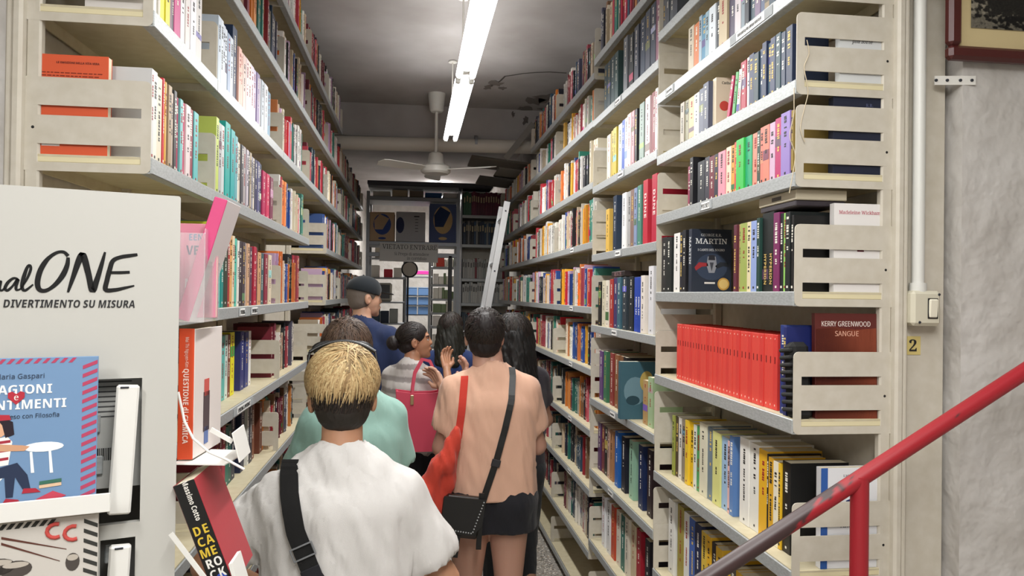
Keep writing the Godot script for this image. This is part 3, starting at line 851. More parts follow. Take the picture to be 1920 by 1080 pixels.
func special_r1(f: float) -> void:
	# the face-out book on the middle shelf, and the covers showing over the end panels
	var mb := cover_book(Vector3(q(1297, 480, d_at(1297, XR + 0.01, 1.8)).x + 0.07, 1.68 + f, -d_at(1297, XR + 0.01, 1.8)), 0.14, 0.212, 0.028, 0.0, 0.0, "232c3c", "dark blue book with winged knight cover lettered GEORGE R.R. MARTIN")
	words("GEORGE R.R.", 0.0085, Vector3(-0.002, 0.192, 0.0006), Basis(), Color("cfd2d6"), mb, "Droid Serif", 1.0)
	words("MARTIN", 0.0175, Vector3(-0.002, 0.171, 0.0006), Basis(), Color("e6e8ea"), mb, "Droid Serif", 1.15)
	words("I CANTI DEL SOGNO", 0.0072, Vector3(-0.002, 0.142, 0.0006), Basis(), Color("d8dade"), mb, "Droid Serif", 0.98)
	blot(mb, "illustration", oval(0.0, 0.085, 0.055, 0.045, 20), 0.0001, "303b52")
	blot(mb, "illustration", [[-0.06, 0.083], [-0.045, 0.1], [-0.015, 0.098], [-0.012, 0.088], [-0.035, 0.085], [-0.055, 0.072]], 0.0004, "9a2c34")
	blot(mb, "illustration", [[0.012, 0.088], [0.03, 0.102], [0.055, 0.1], [0.062, 0.085], [0.04, 0.088], [0.02, 0.08]], 0.0004, "20242c")
	blot(mb, "illustration", [[-0.014, 0.12], [0.014, 0.12], [0.018, 0.09], [0.01, 0.065], [-0.01, 0.065], [-0.018, 0.09]], 0.0004, "8a8d96")
	blot(mb, "illustration", [[-0.01, 0.125], [0.01, 0.125], [0.012, 0.108], [-0.012, 0.108]], 0.0007, "23262e")
	blot(mb, "illustration", [[-0.007, 0.1], [0.007, 0.1], [0.0, 0.07]], 0.0007, "3c3f48")
	blot(mb, "badge", oval(0.042, 0.028, 0.021, 0.021, 22), 0.0005, "c89a48")
	blot(mb, "badge", oval(0.042, 0.028, 0.016, 0.016, 22), 0.0008, "e0c078")
	blot(mb, "banner", [[-0.025, 0.034], [0.012, 0.034], [0.012, 0.028], [-0.025, 0.028]], 0.0005, "d8d4d0")
	words("MARTIN", 0.014, Vector3(-0.0706, 0.14, -0.015), Basis(Vector3.DOWN, Vector3(0, 0, 1), Vector3(-1, 0, 0)), Color("e0e2e4"), mb, "Droid Serif", 1.2)
	for e in [[1441, "HYPERION"], [1430, "HYPERION"]]:
		var z := -d_at(e[0], XR + 0.01, 1.8)
		for n in get_children():
			if n is Node3D and n.name.begins_with("book") and n.has_meta("category") and absf(n.position.z - z) < 0.012 and absf(n.position.y - 1.716) < 0.005 and n.position.x < XR + 0.03 and n.position.x > XR:
				spine_words(n, e[1], 0.012, 0.1, Color("c8a860"), 1, 1.0)
				n.set_meta("label", "black book with gold HYPERION spine, %s of two beside a purple spine" % ("nearer" if e[0] == 1441 else "farther"))
				break
	# a cream book and a dark one lying across the top of the row
	var fb := MB.new()
	fb.cham(Vector3.ZERO, Vector3(0.135, 0.026, 0.2), 0.002, lin("c9bfa8"))
	var lb := solo("book", fb, M.book, "cream book lying flat on the row beneath the POCKET shelf", "book", "", Vector3(XR + 0.085, 1.68 + f + 0.24, -1.83))
	var lp := MB.new()
	lp.box(Vector3(-0.0677, 0.0, 0.0), Vector3(0.0006, 0.01, 0.05), lin("5a5650"))
	part("lettering", lp, M.book, lb)
	var fd := MB.new()
	fd.cham(Vector3.ZERO, Vector3(0.13, 0.014, 0.19), 0.002, lin("3a3438"))
	solo("book", fd, M.book, "dark book lying flat under the cream one beneath the POCKET shelf", "book", "", Vector3(XR + 0.085, 1.68 + f + 0.2195, -1.83))
	var mw := cover_book(Vector3(XR + 0.172, 1.68 + f, -1.707), 0.135, 0.218, 0.02, 0, 0, "e6e3e0", "white paperback with pink lettering and swirls, behind the end panel")
	words("Madeleine Wickham", 0.0085, Vector3(0.0, 0.196, 0.0006), Basis(), Color("b8606e"), mw, "Droid Serif", 0.95)
	blot(mw, "illustration", [[-0.01, 0.14], [0.006, 0.14], [0.012, 0.1], [-0.006, 0.1]], 0.0001, "5a1c28")
	blot(mw, "illustration", [[-0.05, 0.052], [0.0, 0.06], [0.03, 0.045], [0.0, 0.035], [-0.05, 0.035]], 0.0001, "26262a")
	for s in [-1.0, 1.0]:
		var sw := MB.new()
		var pt := []
		for i in 22:
			var a := i * 0.45
			pt.append(Vector3(s * 0.032 + cos(a) * s * 0.016 * (1.0 - i * 0.035), 0.118 + sin(a) * 0.013 * (1.0 - i * 0.035), 0.0004))
		sw.tube(pt, 0.0006, 5, lin("b8606e"))
		part("swirl", sw, M.matte, mw)
	var kg := cover_book(Vector3(XR + 0.145, 1.37 + f, -1.712), 0.16, 0.258, 0.016, -0.04, 0.03, "5c241e", "dark red book lettered KERRY GREENWOOD behind the end panel")
	words("KERRY GREENWOOD", 0.0125, Vector3(0.0, 0.232, 0.0006), Basis(), Color("e8dcd4"), kg, "Droid Sans", 0.8)
	words("SANGUE", 0.0125, Vector3(0.002, 0.208, 0.0006), Basis(), Color("e0a890"), kg, "Droid Sans", 0.95)
	blot(kg, "illustration", [[-0.078, 0.0], [0.078, 0.0], [0.078, 0.222], [0.03, 0.218], [-0.03, 0.223], [-0.078, 0.219]], -0.0002, "a8543a")
	var bl := MB.new()
	bl.cham(Vector3(0.02, 0.09, 0), Vector3(0.05, 0.19, 0.05), 0.012, lin("161616"), Basis(Vector3.RIGHT, -0.12))
	for i in 9:
		bl.cham(Vector3(-0.006, 0.02 + i * 0.018, 0.006 - i * 0.0022), Vector3(0.012, 0.01, 0.052), 0.003, lin("242424"), Basis(Vector3.RIGHT, -0.12))
	solo("ribbed_bundle", bl, M.matte, "black ribbed folded bundle leaning at the end of the red row", "bundle", "", Vector3(XR + 0.012, 1.37 + f, -1.74))
	var an := cover_book(Vector3(XR + 0.155, 1.005 + f, -1.708), 0.155, 0.245, 0.022, 0, 0, "dfe0e4", "white hardback with blue spine lettered Antonio M behind the end panel")
	blot(an, "spine_band", [[-0.0775, 0.0], [-0.06, 0.0], [-0.06, 0.245], [-0.0775, 0.245]], 0.0001, "2c58a0")
	words("Antonio M", 0.011, Vector3(0.012, 0.105, 0.0006), Basis(), Color("5a5a60"), an, "Droid Serif", 1.0)
	words("L'AMANTE", 0.005, Vector3(0.0, 0.226, 0.0006), Basis(), Color("5a5a64"), an, "Droid Serif", 1.1)
	blot(an, "illustration", [[-0.012, 0.14], [0.015, 0.15], [0.015, 0.175], [-0.012, 0.165]], 0.0001, "1c2a5c")
	var pk := cover_book(Vector3(XR + 0.165, 1.97 + f, -1.707), 0.13, 0.19, 0.022, 0, 0, "1f2236", "navy paperback rising over the POCKET end panel")
	words("R.R.", 0.0075, Vector3(0.03, 0.171, 0.0006), Basis(), Color("5a6080"), pk, "Droid Serif")
	var pf := cover_book(Vector3(XR + 0.175, 2.195 + f, -1.707), 0.12, 0.165, 0.02, 0, 0, "d4d6d6", "pale paperback lettered più forte seen through an end panel slot")
	words("più forte", 0.0095, Vector3(0.0, 0.103, 0.0006), Basis(), Color("3c3c3c"), pf, "Droid Serif", 1.0, 0.2)
	var tp := cover_book(Vector3(XR + 0.155, 2.428 + f, -1.74), 0.14, 0.2, 0.03, 0, 0, "a9bcc8", "pale blue paperback high over the handrail end panel")
	blot(tp, "illustration", [[-0.06, 0.0], [-0.025, 0.0], [-0.03, 0.02], [-0.04, 0.03], [-0.06, 0.02]], 0.0001, "2c2c30")
	# the orange paperback and its neighbours on the stand side
	var ob := cover_book(q(132, 290, 1.708) * Vector3(1, 0, 1) + Vector3(0, 1.95 + f, 0), 0.148, 0.215, 0.02, 0, 0, "d4552e", "orange paperback rising behind the end panel above the white stand")
	words("LE EMOZIONI DELLA VITA VERA", 0.0042, Vector3(0.012, 0.198, 0.0006), Basis(), Color("6a2412"), ob, "Droid Sans", 1.0, 0.0, 700)
	for i in 4:
		var tl := MB.new()
		var t := -0.06
		while t < 0.055 - (0.04 if i == 3 else 0.0):
			var w := rng.randf_range(0.004, 0.011)
			tl.box(Vector3(t + w / 2, 0.176 - i * 0.0065, 0.0002), Vector3(w, 0.0022, 0.0004), lin("7c2c16"))
			t += w + 0.0022
		part("lettering", tl, M.matte, ob).set_meta("kind", "stuff")
	var st := MB.new()
	st.box(Vector3(-0.04, 0.022, 0.0004), Vector3(0.036, 0.007, 0.0006), lin("e8e4e0"))
	part("price_sticker", st, M.matte, ob)
# ---------- fittings ----------
func build_fixtures() -> void:
	# ceiling fan
	var fc := q(817, 318, 6.0)
	var fan := thing("ceiling_fan", "white three-blade ceiling fan hanging on a rod over the aisle", "fan", fc)
	var m := MB.new()
	m.lathe([Vector2(0.0, -0.035), Vector2(0.1, -0.035), Vector2(0.118, -0.02), Vector2(0.12, 0.02), Vector2(0.1, 0.034), Vector2(0.072, 0.036), Vector2(0.066, 0.06), Vector2(0.055, 0.125), Vector2(0.04, 0.135), Vector2(0.0, 0.137)], 28, Vector3.ZERO)
	part("motor_housing", m, M.white_plastic, fan)
	var rd := MB.new()
	rd.tube([Vector3(0, 0.13, 0), Vector3(0, 3.2 - fc.y, 0)], 0.013, 12)
	part("rod", rd, M.white_plastic, fan)
	var cp := MB.new()
	var ct := 3.3 - fc.y
	cp.lathe([Vector2(0.0, ct - 0.15), Vector2(0.045, ct - 0.148), Vector2(0.055, ct - 0.135), Vector2(0.068, ct - 0.02), Vector2(0.07, ct)], 24, Vector3.ZERO)
	part("canopy", cp, M.white_plastic, fan)
	for an in [28.0, 148.0, 268.0]:
		var b := MB.new()
		var dir := Vector3(cos(deg_to_rad(an)), 0, sin(deg_to_rad(an)))
		var bs := Basis(dir, Vector3.UP, dir.cross(Vector3.UP)) * Basis(Vector3.RIGHT, 0.2)
		var po := PackedVector2Array([Vector2(0.08, -0.03), Vector2(0.16, -0.055), Vector2(0.45, -0.07), Vector2(0.5, -0.06), Vector2(0.52, 0.0), Vector2(0.5, 0.06), Vector2(0.45, 0.07), Vector2(0.16, 0.055), Vector2(0.08, 0.03)])
		b.prism(po, 0.006, Transform3D(Basis(bs.x, bs.z, -bs.y), Vector3(0, 0.003, 0)))
		part("blade", b, M.white_plastic, fan)
	# conduit, switch and number tag on the cheek board
	var zb := -1.712
	var box_c := q(1727, 578, 1.69)
	var sw := thing("light_switch", "beige surface-mounted light switch box with conduit running up", "switch", Vector3(box_c.x, box_c.y, zb))
	m = MB.new()
	m.cham(Vector3(0, 0, 0.022), Vector3(0.078, 0.086, 0.046), 0.008)
	part("housing", m, mat("switch_beige", Color("cfcab6"), 0.4), sw)
	m = MB.new()
	m.cham(Vector3(0.014, 0, 0.0458), Vector3(0.027, 0.05, 0.003), 0.001)
	part("rocker_frame", m, M.black_plastic, sw)
	m = MB.new()
	m.cham(Vector3(0.014, 0, 0.047), Vector3(0.0235, 0.046, 0.008), 0.003, Color.WHITE, Basis(Vector3.RIGHT, 0.08))
	part("rocker", m, mat("rocker_cream", Color("e4dfcc"), 0.35), sw)
	for e in [Vector2(0.031, 0.034), Vector2(-0.02, -0.034)]:
		m = MB.new()
		m.lathe([Vector2(0, 0.0015), Vector2(0.003, 0.0015), Vector2(0.0035, 0)], 10, Vector3(e.x, e.y, 0.045), Color.WHITE, Basis(Vector3.RIGHT, Vector3.BACK, Vector3.DOWN))
		part("screw", m, M.dark_steel, sw)
	m = MB.new()
	var px := q(1724, 300, 1.69).x - box_c.x
	m.tube([Vector3(px, 0.04, 0.02), Vector3(px, 3.29 - box_c.y, 0.02)], 0.0145, 16)
	m.tube([Vector3(px, 0.038, 0.02), Vector3(px, 0.062, 0.02)], 0.02, 16)
	part("conduit", m, M.white_plastic, sw)
	var tg := q(1713, 648, 1.71)
	m = MB.new()
	m.box(Vector3(0, 0, 0.001), Vector3(0.042, 0.046, 0.001), lin("cdbb78"))
	var nt := solo("number_tag", m, M.matte, "small yellowed paper tag with the number 2 below the switch", "tag", "", Vector3(tg.x, tg.y, -1.7145))
	words("2", 0.03, Vector3(0, 0, 0.0022), Basis(), Color("1c1c1c"), nt, "Droid Serif", 1.0, 0.0, 700)
	# red handrail with worn paint
	var ra := q(1920, 697, 1.4)
	var rb := q(1335, 1078, 1.4)
	var dirr := (ra - rb).normalized()
	var rail := thing("handrail", "red painted tubular handrail, paint worn off to brown towards its lower end", "handrail", Vector3(rb.x, 0, -1.4))
	var off := Vector3(-rb.x, 0, 1.4)
	var nz := FastNoiseLite.new()
	nz.seed = 9
	nz.frequency = 9.0
	m = MB.new()
	var p0 := rb - dirr * 0.2
	var p1 := ra + dirr * 0.45
	var pts := []
	for i in 141:
		pts.append(p0.lerp(p1, i / 140.0) + off)
	m.tube(pts, 0.0165, 28)
	var joint := q(1612, 893, 1.4)
	for j in m.v.size():
		var w: Vector3 = m.v[j] - off
		var t := (w - joint).dot(dirr)
		var up := (w - joint - dirr * t).normalized().y
		var worn := t * 7.0 + 0.9 - up * 0.75 + nz.get_noise_3dv(w * Vector3(3, 3, 3)) * 0.9
		var spot := nz.get_noise_3dv(w * 9.0 + Vector3(7, 1, 3))
		var red := worn > 0.0 or spot > 0.5
		if worn > 0.0 and t < 0.35 and spot < -0.52:
			red = false
		m.c[j] = lin("98202a") if red else lin("3e2e2c")
	var rp := mat("rail_paint", Color.WHITE, 0.42)
	rp.vertex_color_use_as_albedo = true
	part("rail", m, rp, rail)
	m = MB.new()
	m.tube([joint + off, Vector3(joint.x, 0.0, -1.4) + off], 0.0178, 24, lin("98202a"))
	part("post", m, rp, rail)
	m = MB.new()
	m.tube([p1 + off - dirr * 0.03, Vector3(p1.x - dirr.x * 0.03, 0, -1.4) + off], 0.0178, 24, lin("98202a"))
	part("post", m, rp, rail)
	# framed picture
	var fl := q(1775, 112, 1.65)
	var fr := thing("framed_picture", "dark red wood picture frame with a grey landscape print", "picture", Vector3(fl.x, fl.y, -1.65))
	var fw := 0.62
	var fh := 0.46
	var wood := mat("frame_wood", Color("4c1f1c"), 0.35)
	for e in [[Vector3(fw / 2, 0.017, 0), Vector3(fw, 0.034, 0.028)], [Vector3(fw / 2, fh - 0.017, 0), Vector3(fw, 0.034, 0.028)], [Vector3(0.017, fh / 2, 0), Vector3(0.034, fh - 0.069, 0.0279)], [Vector3(fw - 0.017, fh / 2, 0), Vector3(0.034, fh - 0.069, 0.0279)]]:
		m = MB.new()
		m.cham(e[0], e[1], 0.008)
		part("frame_rail", m, wood, fr)
	m = MB.new()
	m.box(Vector3(fw / 2, fh / 2, -0.004), Vector3(fw - 0.05, fh - 0.05, 0.003), lin("cdbb8e"))
	part("mount", m, M.matte, fr)
	var pic := mat("landscape_print", Color("b8b4a8"), 0.5)
	var pim := Image.create(256, 192, false, Image.FORMAT_RGB8)
	var pn := FastNoiseLite.new()
	pn.seed = 4
	pn.frequency = 0.09
	pn.fractal_octaves = 5
	for yy in 192:
		for xx in 256:
			var tr := clampf(1.15 - Vector2((xx - 70) / 95.0, (yy - 130) / 75.0).length(), 0.0, 1.0)
			var gnd := 1.0 if yy > 170 else 0.0
			var v := 0.78 - 0.62 * smoothstep(0.25, 0.5, tr + pn.get_noise_2d(xx, yy) * 0.5) - gnd * 0.2 + pn.get_noise_2d(xx * 3, yy * 3) * 0.12
			pim.set_pixel(xx, yy, Color(v, v * 0.98, v * 0.93))
	pic.albedo_texture = ImageTexture.create_from_image(pim)
	m = MB.new()
	m.quad(Vector3(0.064, 0.082, 0.0), Vector3(fw - 0.064, 0.082, 0.0), Vector3(fw - 0.064, fh - 0.07, 0.0), Vector3(0.064, fh - 0.07, 0.0), Vector3.BACK, Color.WHITE)
	m.uv[0] = Vector2(0, 1); m.uv[1] = Vector2(0, 0); m.uv[2] = Vector2(1, 0); m.uv[3] = Vector2(1, 1)
	part("print", m, pic, fr)
	# strap bracket between cheek board and wall
	var ba := q(1752, 151, 1.69)
	var bb := q(1829, 151, 1.67)
	var br := thing("wall_bracket", "small white perforated metal strap fixing the bookcase to the wall", "bracket", ba)
	m = MB.new()
	m.bar(Vector3.ZERO, bb - ba, 0.003, 0.022, Color.WHITE, Vector3.UP)
	part("strap", m, M.white_metal, br)
	for t in [0.03, 0.3, 0.62, 0.9]:
		m = MB.new()
		m.lathe([Vector2(0, 0.004), Vector2(0.0035, 0.003), Vector2(0.004, 0)], 10, (bb - ba) * t + Vector3(0, 0, 0.001), Color.WHITE, Basis(Vector3.RIGHT, Vector3.BACK, Vector3.DOWN))
		part("screw", m, M.dark_steel, br)
	# twine tied to the end panel
	for e in [[[[1513, 75], [1517, 100], [1508, 125], [1512, 150], [1515, 175], [1508, 205], [1501, 240], [1509, 266]], "thin twine tied to the end panel slot above the POCKET shelf"], [[[1489, 165], [1489, 210], [1481, 255], [1491, 290], [1486, 330], [1480, 362]], "loose twine end hanging past the POCKET shelf edge"]]:
		var tp := []
		for a in e[0]:
			tp.append(q(a[0], a[1], 1.693))
		var cv := Curve3D.new()
		for i in tp.size():
			var tn: Vector3 = (tp[mini(i + 1, tp.size() - 1)] - tp[maxi(i - 1, 0)]) * 0.16
			cv.add_point(tp[i], -tn, tn)
		m = MB.new()
		m.tube(Array(cv.tessellate(3)), 0.0011, 6, lin("c8baa0"))
		solo("twine", m, M.matte, e[1], "string")
	# aluminium ladder leaning on the far bays
	var ld := thing("ladder", "aluminium extension ladder leaning on the far bookcases", "ladder", Vector3(0, 0, 0))
	var t1 := q(951, 378, 5.62)
	var b1 := q(915, 575, 5.62)
	var sl := (t1.x - b1.x) / (t1.y - b1.y)
	for zz in [0.0, -0.36]:
		m = MB.new()
		var top := t1 + Vector3(0, 0, zz)
		var foot := Vector3(t1.x - sl * t1.y, 0.0, top.z)
		m.bar(foot.lerp(top, 0.3), top, 0.046, 0.022, Color.WHITE, Vector3(0, 0, 1))
		part("upper_stile", m, M.alu, ld)
		m = MB.new()
		var o2 := Vector3(-0.048, 0, 0.0)
		m.bar(foot + o2, foot.lerp(top, 0.62) + o2, 0.046, 0.024, Color.WHITE, Vector3(0, 0, 1))
		part("lower_stile", m, M.alu, ld)
		for s in [0.4, 0.6, 0.78, 0.97]:
			m = MB.new()
			m.cham(foot.lerp(top, s) + Vector3(0, 0, 0.013 if zz == 0.0 else -0.013), Vector3(0.012, 0.012, 0.006), 0.002)
			part("rivet", m, M.dark_steel, ld)
	for k in 7:
		m = MB.new()
		var at := Vector3(t1.x - sl * t1.y, 0, t1.z).lerp(t1, 0.08 + k * 0.145)
		m.tube([at, at + Vector3(0, 0, -0.36)], 0.015, 10)
		part("rung", m, M.alu, ld)

# ---------- the far end of the aisle and the back room ----------
func build_back() -> void:
	var D := 8.5
	var ra := q(690, 400, D).x
	var rb := q(860, 400, D).x
	var rack := thing("storage_rack", "dark steel storage rack spanning the doorway at the aisle's end", "rack", Vector3(ra, 0, -D))
	var w := rb - ra
	for e in [[0.0, 0.0], [w, 0.0], [0.0, -0.5], [w, -0.5]]:
		var m := MB.new()
		m.box(Vector3(e[0], 1.42, e[1]), Vector3(0.035, 2.84, 0.004))
		m.box(Vector3(e[0] + (0.016 if e[0] == 0.0 else -0.016), 1.42, e[1] - 0.016), Vector3(0.004, 2.84, 0.032))
		for k in 36:
			m.box(Vector3(e[0], 0.1 + k * 0.075, e[1] + 0.0025), Vector3(0.008, 0.03, 0.001), lin("111111"))
		part("slotted_post", m, M.steel, rack)
	var ys := [q(770, 350, D).y, q(770, 373, D).y, q(770, 457, D).y]
	for y in ys:
		var m := MB.new()
		m.cham(Vector3(w / 2, y, -0.25), Vector3(w, 0.045, 0.5), 0.004)
		part("shelf", m, M.steel, rack)
	var hd := MB.new()
	hd.cham(Vector3(w / 2, q(770, 478, D).y, -0.03), Vector3(w, 0.05, 0.04), 0.004)
	part("header_bar", hd, M.steel, rack)
	var dp := MB.new()
	var dx := q(844, 520, D).x - ra
	dp.cham(Vector3(dx, q(770, 478, D).y / 2, -0.03), Vector3(0.045, q(770, 478, D).y, 0.04), 0.004)
	part("door_post", dp, M.black_plastic, rack)
	# globe boxes
	var k := 0
	for e in [[692, 741, 398, "cdb090", "40589a", "brown carton with a blue globe print on the rack over the notice"], [741, 799, 398, "c4c4c8", "3c4468", "grey carton with round print between two globe cartons"], [804, 857, 383, "5c6a94", "d8b888", "blue carton with tan globe print at the rack's post"]]:
		var a := q(e[0] + 1, 452, D)
		var b := q(e[1] - 1, e[2], D)
		var o := thing("carton", e[5], "box", Vector3((a.x + b.x) / 2, ys[2] + 0.023, -D - 0.17), "globe cartons on the storage rack")
		var bw := b.x - a.x
		var bh: float = b.y - ys[2] - 0.023
		var m := MB.new()
		m.cham(Vector3(0, bh / 2, 0), Vector3(bw, bh, 0.32), 0.004, lin(e[3]))
		part("carton_body", m, M.matte, o)
		if k == 1:
			blot(o, "print", oval(-bw * 0.36, bh * 0.55, bw * 0.14, bh * 0.27), 0.161, e[4])
			var tl := MB.new()
			for j in 6:
				tl.box(Vector3(bw * 0.2, bh * (0.85 - j * 0.1), 0.1605), Vector3(0.06 if j == 0 else 0.035, 0.012 if j == 0 else 0.006, 0.001), lin("3a3a44"))
			part("lettering", tl, M.matte, o)
		else:
			blot(o, "print", oval(0.0, bh * 0.58, bw * 0.36, bh * 0.36, 24), 0.161, e[4])
			blot(o, "print", [[-bw * 0.3, bh * 0.4], [bw * 0.02, bh * 0.4], [bw * 0.28, bh * 0.78], [-bw * 0.1, bh * 0.93], [-bw * 0.33, bh * 0.7]], 0.1615, e[3] if k == 0 else "30406a")
			blot(o, "print", oval(0.0, bh * 0.1, bw * 0.16, bh * 0.04), 0.161, e[4])
		k += 1
	# papers and books on the rack's upper shelves
	var xs := ra + 0.05
	var n := 0
	while xs < rb - 0.12:
		var bw := rng.randf_range(0.05, 0.2)
		var m := MB.new()
		var bh := rng.randf_range(0.05, 0.09)
		m.cham(Vector3(0, bh / 2, 0), Vector3(bw, bh, 0.25), 0.004, lin(["d8d4cc", "c8b89a", "9a8c7c", "3a64a0", "e0dcd8", "6a645c"][n % 6]))
		n += 1
		solo("paper_bundle", m, M.matte, "flat bundle of papers on the rack's top deck, %s from the aisle gap side" % nth(n), "papers", "paper bundles on the top deck of the rack", Vector3(xs + bw / 2, ys[1] + 0.023, -D - 0.16))
		xs += bw + 0.02
	# notice
	var na := q(712, 455, D - 0.06)
	var nb := q(821, 492, D - 0.06)
	var nt := thing("notice", "white cardboard notice reading VIETATO ENTRARE hung on the rack", "sign", (na + nb) / 2)
	var m := MB.new()
	var nw := nb.x - na.x
	var nh := na.y - nb.y
	m.box(Vector3.ZERO, Vector3(nw, nh, 0.004), lin("e6e4e0"))
	part("board", m, M.matte, nt)
	nt.rotation.z = -0.012
	words("VIETATO ENTRARE", 0.05, Vector3(0.01, nh * 0.29, 0.0025), Basis(), Color("2a2a2c"), nt, "Droid Serif", 0.95)
	words("Si Prega di attendere", 0.033, Vector3(0.03, -nh * 0.08, 0.0025), Basis(), Color("3a3a3c"), nt, "Droid Serif", 0.85)
	words("in corridoio", 0.033, Vector3(0.09, -nh * 0.31, 0.0025), Basis(), Color("3a3a3c"), nt, "Droid Serif", 0.85)
	# bookcase that closes the aisle on the handrail side
	var ba := q(865, 500, D).x
	var eb := thing("bookcase", "grey metal bookcase across the aisle's end behind the ladder", "bookcase", Vector3(ba, 0, -D))
	eb.name = numbered("end_bookcase")
	var ew := XR + 0.2 - ba
	m = MB.new()
	m.box(Vector3(ew / 2, 1.45, -0.3), Vector3(ew, 2.9, 0.01))
	part("back_panel", m, M.cream, eb)
	m = MB.new()
	m.box(Vector3(0.0, 1.45, -0.15), Vector3(0.006, 2.9, 0.3))
	part("side_panel", m, M.steel, eb)
	var pal := [["6a2038", "742440", "5c1c30"], ["1c2c48", "20242c", "2a4a6a", "8a8a88", "181c24"], ["a8a8a4", "b4b2ac", "8a2a34", "9aa09c", "c0beb8"], ["b8b8b4", "c4c4be", "a4a8a8"], ["7a5a48", "2c4050", "8a2a34"], ["4a5a48", "b0a890", "6a2830"]]
	var k2 := 0
	for py in [403, 458, 522, 568, 625, 690]:
		var y := q(880, py, D).y
		m = MB.new()
		m.cham(Vector3(ew / 2, y - 0.018, -0.15), Vector3(ew - 0.008, 0.036, 0.3), 0.003)
		part("shelf", m, M.lip, eb)
		var x := ba + 0.015
		while x < ba + ew - 0.04:
			var t := rng.randf_range(0.018, 0.034)
			var hh := rng.randf_range(0.24, 0.28) if k2 < 2 else rng.randf_range(0.21, 0.24)
			var pc: Array = pal[k2]
			var hx: String = pc[rng.randi() % pc.size()]
			if k2 == 0 and x < ba + 0.1:
				hx = "3a6a4a"
			var cvb := Basis(Vector3.UP, PI / 2)
			far_books.cham(Vector3(x + t / 2, y + hh / 2, -D - 0.1), Vector3(t - 0.001, hh, 0.16), 0.001, lin(hx))
			far_books.box(Vector3(x + t / 2, y + hh * 0.7, -D - 0.0197), Vector3(t * 0.5, hh * 0.25, 0.001), lin("c8b890" if k2 < 2 else "5a5a58"))
			x += t
		k2 += 1
	# loose boards stacked high over the end bookcase
	k = 0
	for e in [[880, 300, 990, 318, 6.9], [930, 322, 985, 330, 7.2], [895, 335, 960, 348, 7.6]]:
		k += 1
		var a := q(e[0], e[1], e[4])
		var b := q(e[2], e[3], e[4])
		m = MB.new()
		m.cham(Vector3.ZERO, Vector3(b.x - a.x, 0.02, 0.5), 0.003, lin(["7a746c", "9a968e", "6c6864"][k - 1]), Basis(Vector3.BACK, -0.1))
		var bo := solo("loose_board", m, M.matte, "loose flat board on the high ledge, %s one from the pipe" % nth(k), "board", "loose boards over the far bays", (a + b) / 2)
	m = MB.new()
	m.bar(q(1000, 232, 6.2), q(948, 298, 6.2), 0.05, 0.02, lin("8a8680"), Vector3(0, 0, 1))
	solo("broken_slat", m, M.matte, "broken slat hanging down aslant beside the pipe", "slat")
	m = MB.new()
	m.box(Vector3(0, 0, 0), Vector3(1.4, 0.04, 0.7), lin("5a5c64"))
	solo("loft_deck", m, M.matte, "dark deck over the end of the aisle carrying loose boards", "deck", "", Vector3(0.18, 2.925, -8.75))
	# --- back room seen through the doorway ---
	var B := 10.6
	var rk := thing("storage_rack", "pale rack of papers and books in the back room beside blue bins", "rack", Vector3(q(806, 500, B).x, 0, -B))
	var rw := 0.62
	for e in [0.0, rw]:
		m = MB.new()
		m.cham(Vector3(e, 1.25, 0), Vector3(0.035, 2.5, 0.035), 0.004)
		part("post", m, M.steel, rk)
	var ysr := []
	for py in [500, 533, 560, 586, 612, 650]:
		var y := q(820, py, B).y
		ysr.append(y)
		m = MB.new()
		m.cham(Vector3(rw / 2, y - 0.015, -0.15), Vector3(rw, 0.03, 0.32), 0.003)
		part("shelf", m, M.steel, rk)
	k = 0
	for y in ysr:
		var x := q(806, 500, B).x + 0.05
		while x < q(806, 500, B).x + rw - 0.1:
			var bw := rng.randf_range(0.03, 0.12)
			var bh := rng.randf_range(0.1, 0.17)
			m = MB.new()
			m.cham(Vector3(0, bh / 2, 0), Vector3(bw - 0.004, bh, 0.2), 0.003, lin(["e4e2dc", "dcd8d0", "e8e8e4", "c0483c", "d8d4c8", "7a8a6a", "e0dcd8"][rng.randi() % 7]))
			k += 1
			solo("paper_stack", m, M.matte, "small stack of papers or books on the pale back room rack", "papers", "paper stacks on the pale back room rack", Vector3(x + bw / 2, y, -B - 0.1))
			x += bw
	var bn := thing("storage_rack", "rack of pale blue plastic bins in the back room", "rack", Vector3(q(757, 560, 11.4).x, 0, -11.4))
	for e in [0.0, 0.42]:
		m = MB.new()
		m.cham(Vector3(e, 1.1, 0.0), Vector3(0.025, 2.2, 0.025), 0.003)
		part("post", m, M.black_plastic, bn)
	for j in 3:
		var y := q(780, 590 - j * 18, 11.4).y
		m = MB.new()
		m.cham(Vector3(0.21, y - 0.006, -0.13), Vector3(0.42, 0.012, 0.3), 0.002)
		part("shelf", m, M.dark_steel, bn)
	for j in 3:
		var y := q(780, 590 - j * 18, 11.4).y
		for i in 2:
			m = MB.new()
			m.cham(Vector3(0, 0.055, 0), Vector3(0.19, 0.11, 0.25), 0.008, lin("7aa4dc"))
			m.cham(Vector3(0, 0.118, 0), Vector3(0.196, 0.014, 0.256), 0.004, lin("9cbce4"))
			solo("plastic_bin", m, M.book, "pale blue plastic bin on the back room rack", "bin", "blue bins in the back room", Vector3(q(757, 560, 11.4).x + 0.105 + i * 0.205, y, -11.53))
	m = MB.new()
	m.cham(Vector3.ZERO, Vector3(0.24, 0.05, 0.2), 0.003, lin("d83a98"))
	solo("pink_folder", m, M.matte, "bright pink folder on the blue bin rack", "folder", "", Vector3(q(789, 511, 11.4).x, q(789, 511, 11.4).y, -11.5))
	m = MB.new()
	m.cham(Vector3.ZERO, Vector3(0.5, 0.02, 0.3), 0.002, lin("8a8c90"))
